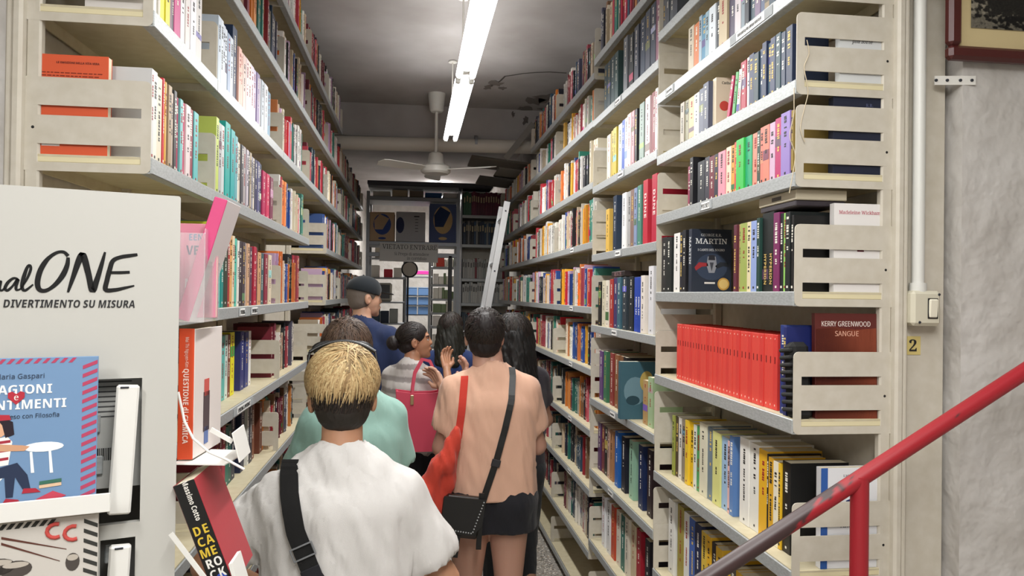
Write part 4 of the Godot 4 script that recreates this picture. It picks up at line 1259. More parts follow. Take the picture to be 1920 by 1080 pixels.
	solo("rack_board", m, M.matte, "grey board topping the blue bin rack", "shelf", "", Vector3(q(779, 517, 11.4).x, q(779, 519, 11.4).y, -11.5))
	var wf := q(768, 505, 9.3)
	var wn := thing("wall_fan", "round pale desk fan head hanging behind the notice", "fan", wf)
	m = MB.new()
	m.lathe([Vector2(0.0, 0.0), Vector2(0.085, 0.0), Vector2(0.095, 0.02), Vector2(0.09, 0.06), Vector2(0.0, 0.07)], 24, Vector3.ZERO, lin("d8d0c4"), Basis(Vector3.RIGHT, Vector3.FORWARD, Vector3.UP))
	part("face", m, M.matte, wn)
	m = MB.new()
	var rg := []
	for i in 25:
		rg.append(Vector3(cos(TAU * i / 24) * 0.095, sin(TAU * i / 24) * 0.095, 0.0))
	m.tube(rg, 0.008, 8, lin("2c2c30"), false)
	part("rim", m, M.matte, wn)
	m = MB.new()
	m.tube([Vector3(-0.02, -0.09, -0.02), Vector3(-0.02, -wf.y, -0.02)], 0.012, 8, lin("30343c"))
	part("stand_pole", m, M.matte, wn)
	# desk with monitor and papers on the stand side
	var dk := thing("desk", "grey desk behind the rack with a monitor and papers", "desk", Vector3(q(700, 600, 9.4).x, 0, -9.4))
	var dy := q(720, 633, 9.4).y
	m = MB.new()
	m.cham(Vector3(0.3, dy - 0.02, -0.3), Vector3(0.75, 0.04, 0.6), 0.004)
	part("desk_top", m, M.steel, dk)
	for e in [Vector2(-0.05, -0.03), Vector2(0.65, -0.03), Vector2(-0.05, -0.57), Vector2(0.65, -0.57)]:
		m = MB.new()
		m.cham(Vector3(e.x, (dy - 0.04) / 2, e.y), Vector3(0.04, dy - 0.04, 0.04), 0.004)
		part("leg", m, M.dark_steel, dk)
	var mo := q(717, 548, 10.15)
	var mon := thing("monitor", "beige monitor standing on a shelf over the desk", "monitor", mo + Vector3(0, 0, -0.02))
	m = MB.new()
	m.cham(Vector3.ZERO, Vector3(0.25, 0.25, 0.2), 0.02, lin("a8a49a"))
	part("case", m, M.matte, mon)
	m = MB.new()
	m.cham(Vector3(0, 0.01, 0.1), Vector3(0.2, 0.18, 0.008), 0.003, lin("4a4c50"))
	part("screen_glass", m, M.book, mon)
	var sf := thing("shelving_unit", "grey shelf unit over the desk in the back room", "shelf", Vector3(q(722, 560, 9.7).x, 0, -10.1))
	for y in [mo.y - 0.135, mo.y + 0.19, mo.y - 0.42, mo.y + 0.45]:
		m = MB.new()
		m.cham(Vector3(0, y, -0.1), Vector3(0.5, 0.02, 0.34), 0.003)
		part("shelf", m, M.steel, sf)
	for x in [-0.25, 0.25]:
		m = MB.new()
		m.cham(Vector3(x, 1.2, -0.1), Vector3(0.03, 2.4, 0.03), 0.003)
		part("post", m, M.steel, sf)
	for e in [[-0.15, 0.2, 0.16, "d0ccc4"], [0.02, 0.2, 0.11, "c8404c"], [0.15, 0.2, 0.13, "e0dcd4"], [-0.1, 0.46, 0.18, "b8b0a0"], [0.1, 0.46, 0.14, "d8d4cc"], [-0.14, -0.41, 0.18, "3a4a58"], [-0.02, -0.41, 0.16, "2c3440"], [0.1, -0.41, 0.19, "8a8c88"]]:
		m = MB.new()
		m.cham(Vector3(0, e[2] / 2, 0), Vector3(0.11, e[2], 0.22), 0.004, lin(e[3]))
		solo("document_box", m, M.matte, "document box on the grey shelf unit over the desk", "box", "document boxes over the desk", Vector3(q(722, 560, 9.7).x + e[0], mo.y + e[1], -10.2))
	for j in 3:
		m = MB.new()
		m.cham(Vector3(0, 0.012, 0), Vector3(0.22, 0.024, 0.3), 0.002, lin("e4e2de"))
		solo("paper_pile", m, M.matte, "low pile of white papers lying on the grey desk", "papers", "paper piles on the desk", Vector3(q(700, 600, 9.4).x + 0.05 + j * 0.25, dy, -9.65 - (j % 2) * 0.05))

# ---------- the white display stand ----------
var st_o: Vector3
var st_b: Basis
func sp(px: float, py: float, off := 0.0) -> Vector3:      # pixel to the stand's own axes, on a plane `off` before its front
	var r := ray(px, py)
	var o := st_o + st_b.z * off
	var t := (o - EYE).dot(st_b.z) / r.dot(st_b.z)
	return st_b.inverse() * (EYE + r * t - st_o)
func brush(m: MB, pts: Array, w: Array, z: float, col: Color) -> void:
	# a pen stroke of changing width, as a flat ribbon
	var cv := Curve3D.new()
	for i in pts.size():
		var tn: Vector3 = (pts[mini(i + 1, pts.size() - 1)] - pts[maxi(i - 1, 0)]) * 0.17
		cv.add_point(pts[i], -tn, tn)
	var n := pts.size() * 6
	var prev := []
	for i in n + 1:
		var f := float(i) / n
		var at := cv.sample_baked(cv.get_baked_length() * f, true)
		var ah := cv.sample_baked(minf(cv.get_baked_length(), cv.get_baked_length() * f + 0.0006), true)
		var bk := cv.sample_baked(maxf(0, cv.get_baked_length() * f - 0.0006), true)
		var d := (ah - bk).normalized()
		var wi: float = 0.74 * lerpf(w[int(f * (w.size() - 1))], w[mini(int(f * (w.size() - 1)) + 1, w.size() - 1)], fmod(f * (w.size() - 1), 1.0)) * 0.5
		var s := Vector3(-d.y, d.x, 0) * wi
		at.z = z
		var cur := [at + s, at - s]
		if prev:
			m.quad(prev[0], prev[1], cur[1], cur[0], Vector3.BACK, col)
		prev = cur
func build_stand() -> void:
	st_b = Basis(Vector3(0.94, 0, -0.341).normalized(), Vector3.UP, Vector3(0.341, 0, 0.94).normalized())
	st_o = Vector3(-0.379, 0, -1.281)
	var st := thing("display_stand", "white metal display stand with brush lettering and book holders", "display stand", st_o)
	st.basis = st_b
	var tl := sp(336, 368)
	var h := tl.y
	var W := 0.52
	var s1a := sp(166, 712)
	var s1b := sp(262, 978)
	var s2a := sp(188, 1014)
	var s2b := sp(252, 1110)
	var m := MB.new()
	var holes := [Rect2(-W - 0.0 + W + s1a.x + W, s1b.y, s1b.x - s1a.x, s1a.y - s1b.y), Rect2(s2a.x + W, s2b.y - 0.15, s2b.x - s2a.x, s2a.y - s2b.y + 0.15)]
	m.plate(W, h - 0.06, 0.014, [Rect2(holes[0].position - Vector2(0, 0.06), holes[0].size), Rect2(holes[1].position - Vector2(0, 0.06), holes[1].size)], Transform3D(Basis(), Vector3(-W, 0.06, -0.014)), 0.004)
	var white := mat("stand_white", Color("bfbeb8"), 0.45)
	part("front_panel", m, white, st)
	m = MB.new()
	m.cham(Vector3(-0.006, h / 2 + 0.03, -0.16), Vector3(0.012, h - 0.06, 0.29), 0.002)
	part("side_panel", m, white, st)
	m = MB.new()
	m.cham(Vector3(-W + 0.006, h / 2 + 0.03, -0.16), Vector3(0.012, h - 0.06, 0.29), 0.002)
	part("side_panel", m, white, st)
	m = MB.new()
	m.cham(Vector3(-W / 2, h / 2 + 0.03, -0.3), Vector3(W - 0.03, h - 0.06, 0.012), 0.002)
	part("back_panel", m, white, st)
	m = MB.new()
	m.cham(Vector3(-W / 2, 0.03, -0.16), Vector3(W + 0.06, 0.058, 0.4), 0.006)
	part("base", m, white, st)
	m = MB.new()
	m.cham(Vector3(-W / 2, h - 0.006, -0.16), Vector3(W - 0.03, 0.01, 0.27), 0.002)
	part("top_panel", m, white, st)
	# lettering
	var z := 0.0008
	var C := lin("101012")
	for stroke in [
		["letter_o", [[345, 378], [322, 358], [285, 362], [240, 395], [205, 450], [190, 510], [200, 548], [235, 552], [280, 522], [318, 475], [340, 425], [345, 385]], [0.007, 0.006, 0.007, 0.0095, 0.01, 0.01, 0.009, 0.007, 0.009, 0.0105, 0.009, 0.006]],
		["letter_n", [[344, 562], [372, 480], [400, 400], [417, 372], [430, 400], [448, 470], [468, 552], [490, 500], [512, 430], [532, 358]], [0.004, 0.008, 0.011, 0.013, 0.012, 0.011, 0.012, 0.010, 0.008, 0.004]],
		["letter_e", [[696, 371], [660, 376], [610, 384], [572, 402], [556, 445], [542, 500], [535, 548], [580, 550], [630, 540], [680, 528]], [0.006, 0.008, 0.008, 0.009, 0.0095, 0.0095, 0.0095, 0.008, 0.006, 0.003]],
		["letter_e_bar", [[558, 462], [610, 462], [657, 460]], [0.006, 0.0065, 0.006]],
		["letter_a", [[92, 496], [70, 490], [42, 510], [26, 540], [38, 552], [64, 530], [90, 498], [82, 530], [84, 550], [104, 545]], [0.004, 0.005, 0.006, 0.006, 0.005, 0.004, 0.006, 0.006, 0.005, 0.003]],
		["letter_l", [[104, 545], [136, 495], [156, 445], [150, 425], [136, 440], [118, 495], [112, 538], [128, 552], [168, 522]], [0.003, 0.004, 0.005, 0.005, 0.006, 0.0075, 0.007, 0.005, 0.003]],
		["letter_u", [[-30, 500], [-42, 545], [-18, 545], [2, 505], [-2, 545], [10, 552], [26, 538]], [0.005, 0.006, 0.004, 0.005, 0.006, 0.005, 0.003]]]:
		var pts := []
		for a in stroke[1]:
			pts.append(sp(a[0] / 2.7, 340 + a[1] / 2.7))
		m = MB.new()
		brush(m, pts, stroke[2], z, C)
		part(stroke[0], m, M.matte, st)
	var ta := sp(-18, 566)
	var tb := sp(253, 571)
	var tw := words("IL DIVERTIMENTO SU MISURA", 0.0115, (ta + tb) / 2 + Vector3(0, -0.001, z), Basis(Vector3.BACK, 0.0), Color("1c1c1e"), st, "Droid Sans", 1.0, 0.12, 700)
	var bb: AABB = tw.mesh.get_aabb()
	tw.transform = Transform3D(Basis(Vector3((tb.x - ta.x) / bb.size.x, 0, 0), Vector3(0.12, 1, 0), Vector3.BACK), tw.position)
	# holder strips standing in the slots, with their tabs
	for e in [[[205, 258, 722, 968]], [[198, 246, 1022, 1130]]]:
		var a := sp(e[0][0], e[0][3], 0.02)
		var b := sp(e[0][1], e[0][2], 0.02)
		m = MB.new()
		m.cham(Vector3((a.x + b.x) / 2, (a.y + b.y) / 2, 0.012), Vector3(absf(b.x - a.x) * 0.9, b.y - a.y, 0.016), 0.003, Color.WHITE, Basis(Vector3.BACK, -0.05))
		part("holder_strip", m, mat("holder_white", Color("e4e3de"), 0.4), st)
		m = MB.new()
		m.cham(Vector3((a.x + b.x) / 2, b.y - 0.003, 0.0206), Vector3(0.012, 0.003, 0.002), 0.0005)
		part("slot_mark", m, M.dark_steel, st)
	for e in [[178, 800], [183, 880], [205, 1050]]:
		var a := sp(e[0], e[1], 0.0)
		m = MB.new()
		m.cham(Vector3(a.x, a.y, -0.03), Vector3(0.014, 0.03, 0.004), 0.002)
		part("hook_tab", m, M.lip, st)
	var gb := cover_book(st_o + st_b * Vector3((s1a.x + s1b.x) / 2 - 0.01, s1b.y + 0.05, -0.035), 0.12, s1a.y - s1b.y - 0.03, 0.012, 0, 0, "b4b4b0", "grey back cover with small print seen through the stand's slot")
	gb.basis = st_b
	m = MB.new()
	for i in 9:
		m.box(Vector3(-0.01 + (i % 3) * 0.003, s1a.y - s1b.y - 0.05 - i * 0.008, 0.0003), Vector3(0.08, 0.0022, 0.0004), lin("4a4a4a"))
	part("lettering", m, M.matte, gb).set_meta("kind", "stuff")
	m = MB.new()
	for i in 12:
		m.box(Vector3(-0.014 + i * 0.0026, 0.055, 0.0003), Vector3(0.0012 if i % 3 else 0.002, 0.02, 0.0004), lin("1c1c1c"))
	part("barcode", m, M.matte, gb).set_meta("kind", "stuff")
	# ledge under the blue book
	var la := sp(207, 925, 0.075)
	var ly := la.y
	m = MB.new()
	m.cham(Vector3((la.x - W) / 2, ly - 0.013, 0.075), Vector3(la.x + W, 0.028, 0.003), 0.001)
	m.cham(Vector3((la.x - W) / 2, ly - 0.0255, 0.038), Vector3(la.x + W, 0.003, 0.074), 0.001)
	var led := part("ledge", m, M.holder_white, st)
	var ly2 := ly - 0.29
	m = MB.new()
	m.cham(Vector3((la.x - W) / 2, ly2 - 0.013, 0.075), Vector3(la.x + W, 0.028, 0.003), 0.001)
	m.cham(Vector3((la.x - W) / 2, ly2 - 0.0255, 0.038), Vector3(la.x + W, 0.003, 0.074), 0.001)
	part("ledge", m, M.holder_white, st)
	# the blue book
	var ba := sp(180, 926, 0.062)
	var bt := sp(180, 656, 0.062)
	var bh := bt.y - ba.y + 0.012
	var bw := bh * 0.66
	var b1 := cover_book(st_o + st_b * Vector3(ba.x - bw / 2, ly - 0.0235, 0.07), bw, bh, 0.018, 0, 0.0, "6f8fb4", "blue paperback titled RAGIONI e SENTIMENTI on the display stand")
	b1.basis = st_b * Basis(Vector3.RIGHT, -0.05)
	var nst := 0
	for i in 17:
		var y := 0.006 + i * (bh - 0.012) / 17.0
		blot(b1, "stripe", [[bw / 2 - 0.02, y], [bw / 2 - 0.001, y + 0.008], [bw / 2 - 0.001, y + 0.0135], [bw / 2 - 0.02, y + 0.0055]], 0.0002, "b04060")
	for i in 11:
		var x := -bw / 2 + 0.002 + i * (bw - 0.03) / 11.0
		blot(b1, "stripe", [[x, bh - 0.008], [x + 0.005, bh - 0.008], [x + 0.011, bh - 0.001], [x + 0.006, bh - 0.001]], 0.0002, "b04060")
	words("Ilaria Gaspari", 0.007, Vector3(-0.022, bh - 0.026, 0.0006), Basis(), Color("2c3c54"), b1, "Droid Sans", 1.0)
	words("RAGIONI", 0.0128, Vector3(-0.022, bh - 0.045, 0.0006), Basis(), Color("f0f0ec"), b1, "Droid Sans", 1.0, 0.0, 700)
	words("SENTIMENTI", 0.0128, Vector3(-0.0185, bh - 0.0665, 0.0006), Basis(), Color("f0f0ec"), b1, "Droid Sans", 1.0, 0.0, 700)
	blot(b1, "heart", [[-0.027, bh - 0.066], [-0.017, bh - 0.056], [-0.017, bh - 0.049], [-0.022, bh - 0.047], [-0.027, bh - 0.051], [-0.032, bh - 0.047], [-0.037, bh - 0.049], [-0.037, bh - 0.056]], 0.0013, "b02c3c")
	words("e", 0.0085, Vector3(-0.027, bh - 0.0555, 0.0019), Basis(), Color("f0e8e4"), b1, "Droid Serif")
	words("L'amore preso con Filosofia", 0.0062, Vector3(-0.024, bh - 0.083, 0.0006), Basis(), Color("27384e"), b1, "Droid Sans", 0.95)
	# reader at a garden table, as flat print
	var ox := 0.0
	for e in [["table", oval(0.028, 0.098, 0.024, 0.007), "e8ecee"], ["table_leg", [[0.012, 0.092], [0.015, 0.092], [0.018, 0.062], [0.014, 0.062]], "e8ecee"], ["table_leg", [[0.034, 0.092], [0.037, 0.092], [0.04, 0.06], [0.036, 0.06]], "e8ecee"], ["chair", [[-0.055, 0.055], [-0.01, 0.06], [-0.01, 0.066], [-0.055, 0.064]], "e8ecee"], ["chair_leg", [[-0.045, 0.057], [-0.042, 0.057], [-0.02, 0.028], [-0.024, 0.028]], "e8ecee"], ["chair_leg", [[-0.02, 0.059], [-0.017, 0.059], [-0.042, 0.026], [-0.046, 0.026]], "e8ecee"], ["skirt_print", [[-0.045, 0.066], [-0.002, 0.078], [0.01, 0.06], [0.014, 0.04], [0.005, 0.04], [-0.004, 0.058], [-0.006, 0.03], [-0.014, 0.03], [-0.016, 0.058], [-0.04, 0.056]], "26304a"], ["torso_print", [[-0.04, 0.072], [-0.012, 0.076], [-0.008, 0.108], [-0.014, 0.116], [-0.034, 0.112], [-0.044, 0.1]], "eceae6"], ["stripe_print", [[-0.04, 0.08], [-0.012, 0.083], [-0.012, 0.087], [-0.04, 0.084]], "a02c3c"], ["stripe_print", [[-0.042, 0.092], [-0.01, 0.095], [-0.01, 0.099], [-0.042, 0.096]], "a02c3c"], ["stripe_print", [[-0.04, 0.104], [-0.01, 0.107], [-0.01, 0.111], [-0.04, 0.108]], "a02c3c"], ["arm_print", [[-0.03, 0.096], [0.006, 0.094], [0.012, 0.1], [0.004, 0.102], [-0.026, 0.106]], "c89878"], ["face_print", oval(-0.024, 0.128, 0.01, 0.013), "d8a888"], ["hair_print", [[-0.016, 0.114], [-0.006, 0.118], [-0.008, 0.136], [-0.018, 0.142], [-0.026, 0.141], [-0.02, 0.132]], "221c22"], ["beret_print", [[-0.034, 0.138], [-0.01, 0.139], [-0.012, 0.146], [-0.026, 0.147]], "b02c3c"], ["shoe_print", [[0.004, 0.034], [0.026, 0.034], [0.02, 0.04], [0.006, 0.041]], "a82838"], ["shoe_print", [[-0.018, 0.022], [0.004, 0.02], [0.0, 0.026], [-0.014, 0.029]], "a82838"], ["book_print", [[0.02, 0.024], [0.04, 0.034], [0.056, 0.026], [0.042, 0.02]], "c04458"], ["book_print", [[0.024, 0.044], [0.05, 0.046], [0.05, 0.051], [0.024, 0.049]], "3a6a58"], ["book_print", [[0.024, 0.039], [0.05, 0.041], [0.05, 0.0455], [0.024, 0.0435]], "d8b898"], ["book_print", [[-0.06, 0.022], [-0.026, 0.025], [-0.024, 0.031], [-0.06, 0.029]], "8a5a3a"]]:
		ox += 0.00002
		var moved := []
		for a in e[1]:
			moved.append([a[0] * 1.05 - 0.022, a[1] * 1.0])
		blot(b1, e[0], moved, 0.0004 + ox, e[2])
	# the cookery book below it
	var c1 := cover_book(st_o + st_b * Vector3(ba.x - bw * 0.5 + 0.004, ly2 - 0.0235, 0.07), bw, ly - 0.032 - ly2 + 0.0235, 0.022, 0, 0, "c9c4bc", "pale cookery book titled ARTE with chopsticks and shrimp print on the display stand")
	c1.basis = st_b * Basis(Vector3.RIGHT, -0.04)
	var ch := ly - 0.032 - ly2 + 0.0235
	for i in 19:
		var y := 0.004 + i * (ch - 0.01) / 19.0
		blot(c1, "stripe", [[bw / 2 - 0.019, y + 0.009], [bw / 2 - 0.001, y], [bw / 2 - 0.001, y + 0.006], [bw / 2 - 0.019, y + 0.015]], 0.0002, "34322f")
	for i in 9:
		var x := -bw / 2 + 0.004 + i * (bw - 0.06) / 9.0
		blot(c1, "stripe", [[x, ch - 0.009], [x + 0.006, ch - 0.009], [x + 0.012, ch - 0.001], [x + 0.006, ch - 0.001]], 0.0002, "34322f")
	blot(c1, "splash", oval(-0.01, ch - 0.145, 0.062, 0.055, 11), 0.0002, "b02c30")
	words("ARTE", 0.024, Vector3(-0.012, ch - 0.108, 0.0008), Basis(Vector3.BACK, 0.05), Color("e8ded8"), c1, "Droid Serif", 1.0, 0.15, 700)
	for e in [[[0.034, ch - 0.046], [-0.046, ch - 0.018]], [[0.026, ch - 0.062], [-0.046, ch - 0.026]]]:
		blot(c1, "chopstick", [[e[0][0], e[0][1]], [e[1][0], e[1][1]], [e[1][0] + 0.0, e[1][1] - 0.0035], [e[0][0], e[0][1] - 0.001]], 0.0005, "5a3428")
	for e in [[0.02, ch - 0.018], [0.042, ch - 0.024]]:
		m = MB.new()
		var pt := []
		for i in 9:
			pt.append(Vector3(e[0] + cos(1.2 + i * 0.5) * 0.011, e[1] + sin(1.2 + i * 0.5) * 0.01, 0.0006))
		m.tube(pt, 0.003, 6, lin("c04a44"))
		part("shrimp_print", m, M.matte, c1)
	for e in [[-0.05, ch - 0.06, 0.022, 0.012], [-0.028, ch - 0.066, 0.02, 0.012], [0.042, ch - 0.066, 0.009, 0.013]]:
		blot(c1, "pot_print", oval(e[0], e[1], e[2], e[3]), 0.0006, "4a443e")
		blot(c1, "pot_print", oval(e[0], e[1] + e[3] * 0.5, e[2] * 0.8, e[3] * 0.35), 0.0009, "b8b0a4")
	# acrylic holder with the pink books on the stand's side
	var pd := 1.36
	var pa := q(335, 602, pd)
	var pb := q(395, 420, pd)
	var p1 := cover_book(Vector3(q(345, 600, pd).x, pa.y + 0.006, -pd - 0.01), 0.1, q(345, 418, pd).y - pa.y - 0.006, 0.012, 0.0, 0.0, "d88ca0", "pink paperback with blue lettering in the clear holder on the stand's side")
	var ph := q(345, 418, pd).y - pa.y - 0.006
	words("EEN", 0.011, Vector3(0.015, ph - 0.024, 0.0006), Basis(), Color("3a6a98"), p1, "Droid Sans", 0.85, 0.0, 700)
	words("VER", 0.016, Vector3(0.016, ph - 0.047, 0.0006), Basis(), Color("2a2c5c"), p1, "Droid Sans", 0.85, 0.0, 700)
	words("NG", 0.016, Vector3(0.01, ph - 0.105, 0.0006), Basis(), Color("e8d8dc"), p1, "Droid Sans", 0.8, 0.0, 700)
	words("ELLO", 0.011, Vector3(0.008, ph - 0.13, 0.0006), Basis(), Color("b83858"), p1, "Droid Sans", 0.8, 0.0, 700)
	blot(p1, "heart", oval(0.018, ph - 0.077, 0.008, 0.008), 0.0004, "c03c50")
	var p2b := q(342, 600, pd - 0.03)
	var p2t := q(415, 372, pd - 0.03)
	var dir2 := (p2t - p2b).normalized()
	m = MB.new()
	var p2 := thing("book", "pink paperback leaning sideways in the clear holder, spine outward", "book", p2b)
	var xb := dir2.cross(Vector3.BACK).normalized()
	var len2 := (p2t - p2b).length()
	var bs2 := Basis(xb, dir2, Vector3.BACK)
	m.cham(dir2 * len2 / 2, Vector3(0.022, len2, 0.003), 0.001, lin("d0487c"), bs2)
	m.cham(dir2 * len2 / 2 - Vector3(0, 0, 0.05) + xb * 0.0102, Vector3(0.0015, len2, 0.1), 0.0005, lin("d8d0d0"), bs2)
	m.cham(dir2 * len2 / 2 - Vector3(0, 0, 0.05) - xb * 0.0102, Vector3(0.0015, len2, 0.1), 0.0005, lin("d8708c"), bs2)
	part("cover", m, M.book, p2)
	m = MB.new()
	m.box(dir2 * len2 / 2 - Vector3(0, 0, 0.05), Vector3(0.018, len2 - 0.004, 0.094), Color.WHITE, bs2)
	part("page_block", m, M.paper, p2)
	var gl := mat("clear_acrylic", Color(0.95, 0.96, 0.96, 0.18), 0.08)
	gl.transparency = BaseMaterial3D.TRANSPARENCY_ALPHA
	var hold := thing("acrylic_holder", "clear acrylic leaflet holder on the stand's side holding pink books", "holder", Vector3(q(365, 603, pd).x, pa.y, -pd))
	var hw := q(398, 603, pd).x - q(333, 603, pd).x
	for e in [["front_sheet", Vector3(0, 0.075, 0.05), Vector3(hw, 0.15, 0.002)], ["floor_sheet", Vector3(0, 0.001, 0.0), Vector3(hw, 0.002, 0.098)], ["side_sheet", Vector3(hw / 2 - 0.001, 0.08, 0.0), Vector3(0.002, 0.156, 0.098)], ["side_sheet", Vector3(-hw / 2 + 0.001, 0.08, 0.0), Vector3(0.002, 0.156, 0.098)]]:
		m = MB.new()
		m.cham(e[1], e[2], 0.0008)
		part(e[0], m, gl, hold)
	# the orange book on a white wire ledge
	var od := 1.33
	var oa := q(332, 862, od)
	var ot := q(332, 616, od)
	var ow := q(361, 862, od).x - oa.x
	var ohh := ot.y - oa.y
	var og := thing("book", "orange-spined book QUESTIONE di CHIMICA with white cover on a white ledge", "book", oa)
	m = MB.new()
	m.cham(Vector3(ow / 2, ohh / 2, 0.0), Vector3(ow, ohh, 0.002), 0.0006, lin("cf4a26"))
	part("spine", m, M.book, og)
	var cb := Basis(Vector3.UP, 1.5)
	m = MB.new()
	m.cham(Vector3(ow, ohh / 2, 0) + cb * Vector3(0.07, 0, 0), Vector3(0.14, ohh - 0.002, 0.002), 0.0006, lin("dcd4d0"), cb)
	part("cover", m, M.book, og)
	m = MB.new()
	m.box(Vector3(ow * 0.5, ohh / 2, -0.002) + cb * Vector3(0.066, 0, -0.0), Vector3(0.13, ohh - 0.006, ow * 0.5), Color.WHITE, cb)
	part("page_block", m, M.paper, og)
	words("QUESTIONE di CHIMICA", 0.0085, Vector3(ow * 0.5, ohh * 0.41, 0.0016), Basis(Vector3.DOWN, Vector3.RIGHT, Vector3.BACK), Color("f0d8cc"), og, "Droid Sans", 0.95, 0.0, 700)
	words("Mai Thi Nguyen-Kim", 0.0055, Vector3(ow * 0.55, ohh * 0.82, 0.0016), Basis(Vector3.DOWN, Vector3.RIGHT, Vector3.BACK), Color("f0c8b8"), og, "Droid Sans", 0.75)
	var fig := MB.new()
	fig.cham(Vector3(ow, ohh * 0.33, 0) + cb * Vector3(0.06, 0, 0.0015), Vector3(0.03, 0.07, 0.0006), 0.0002, lin("4a3a3c"), cb)
	fig.cham(Vector3(ow, ohh * 0.52, 0) + cb * Vector3(0.06, 0, 0.0015), Vector3(0.024, 0.03, 0.0006), 0.0002, lin("c05048"), cb)
	fig.cham(Vector3(ow, ohh * 0.14, 0) + cb * Vector3(0.06, 0, 0.0015), Vector3(0.02, 0.03, 0.0006), 0.0002, lin("5a6ea0"), cb)
	part("illustration", fig, M.matte, og)
	var wl := thing("wire_ledge", "white bent metal book ledge with a curved wire on the stand's side", "ledge", oa + Vector3(0, -0.003, 0))
	var tri := PackedVector2Array([Vector2(0.0, 0.0), Vector2(0.085, 0.012), Vector2(0.1, -0.1), Vector2(0.0, -0.12)])
	m = MB.new()
	m.prism(tri, 0.002, Transform3D(Basis(Vector3.RIGHT, Vector3(0, 0, 1), Vector3.DOWN), Vector3(0.0, 0.001, 0.02)))
	part("ledge_plate", m, M.holder_white, wl)
	m = MB.new()
	m.cham(Vector3(0.098, 0.024, -0.03), Vector3(0.002, 0.052, 0.085), 0.0006, Color.WHITE, Basis(Vector3.BACK, 0.25))
	part("stop_plate", m, M.holder_white, wl)
	m = MB.new()
	var wp := []
	for e in [[334, 735], [346, 790], [362, 822], [392, 848], [425, 862], [458, 880]]:
		wp.append(q(e[0], e[1], od - 0.03) - wl.position)
	m.tube(wp, 0.0022, 8)
	part("wire", m, M.holder_white, wl)
	m = MB.new()
	m.bar(q(395, 805, od) - wl.position, q(436, 828, od) - wl.position, 0.008, 0.003, Color.WHITE, Vector3(0, 0, 1))
	part("arm", m, M.holder_white, wl)
	# the black book leaning below
	var kd := 1.27
	var ka := q(344, 905, kd)
	var kb := q(420, 1105, kd)
	var kdir := (ka - kb).normalized()
	var klen := (ka - kb).length()
	var kx := kdir.cross(Vector3.BACK).normalized()
	var kbs := Basis(kx, kdir, Vector3.BACK)
	var bk := thing("book", "black-spined book DECAMEROCK leaning in a holder on the stand's side", "book", kb)
	m = MB.new()
	m.cham(kdir * klen / 2, Vector3(0.034, klen, 0.003), 0.001, lin("121214"), kbs)
	part("spine", m, M.book, bk)
	m = MB.new()
	m.cham(kdir * klen / 2 + kx * 0.017 + Vector3(0, 0, -0.07), Vector3(0.0016, klen, 0.14), 0.0005, lin("a8343c"), kbs)
	part("cover", m, M.book, bk)
	m = MB.new()
	m.cham(kdir * klen / 2 - kx * 0.017 + Vector3(0, 0, -0.07), Vector3(0.0016, klen, 0.14), 0.0005, lin("8a3a3c"), kbs)
	part("cover", m, M.book, bk)
	m = MB.new()
	m.box(kdir * klen / 2 + Vector3(0, 0, -0.07), Vector3(0.031, klen - 0.003, 0.134), Color.WHITE, kbs)
	part("page_block", m, M.paper, bk)
	var dn := Basis(-kdir, kx, Vector3.BACK)
	words("Massimo Cotto", 0.0085, kdir * (klen * 0.83) + kx * 0.002 + Vector3(0, 0, 0.0018), dn, Color("e8e4dc"), bk, "Droid Sans", 0.8, 0.0, 700)
	k_letters(bk, kdir, kx, klen, kbs)
	m = MB.new()
	m.lathe([Vector2(0, 0.0006), Vector2(0.009, 0.0006), Vector2(0.009, 0)], 16, kdir * klen * 0.1 + kx * 0.004 + Vector3(0, 0, 0.0015), lin("2c4ca8"), Basis(Vector3.RIGHT, Vector3.BACK, Vector3.DOWN))
	part("emblem", m, M.matte, bk)
	var kh := thing("black_book_holder", "white angled metal holder under the DECAMEROCK book", "holder", q(320, 1000, kd - 0.02))
	m = MB.new()
	m.bar(Vector3.ZERO, q(400, 1105, kd - 0.02) - kh.position, 0.007, 0.004, Color.WHITE, Vector3(0, 0, 1))
	part("arm", m, M.holder_white, kh)
	m = MB.new()
	m.bar(q(440, 1045, kd) - kh.position, q(462, 1120, kd) - kh.position, 0.006, 0.06, Color.WHITE, Vector3(0, 0, 1))
	part("stop_plate", m, M.holder_white, kh)
func k_letters(bk: Node3D, kdir: Vector3, kx: Vector3, klen: float, kbs: Basis) -> void:
	# stacked capitals, two to a line, upright across the spine
	var i := 0
	for e in [["D", "E"], ["C", "A"], ["M", "E"], ["R", "O"], ["C", "K"]]:
		var col := Color("d8b838") if i < 3 else Color("e8e6e0")
		for j in 2:
			words(e[j], 0.0145, kdir * (klen * 0.56 - i * 0.019) + kx * (-0.0065 + j * 0.014) + Vector3(0, 0, 0.0018), kbs, col, bk, "Droid Sans", 0.95, 0.0, 700)
		i += 1
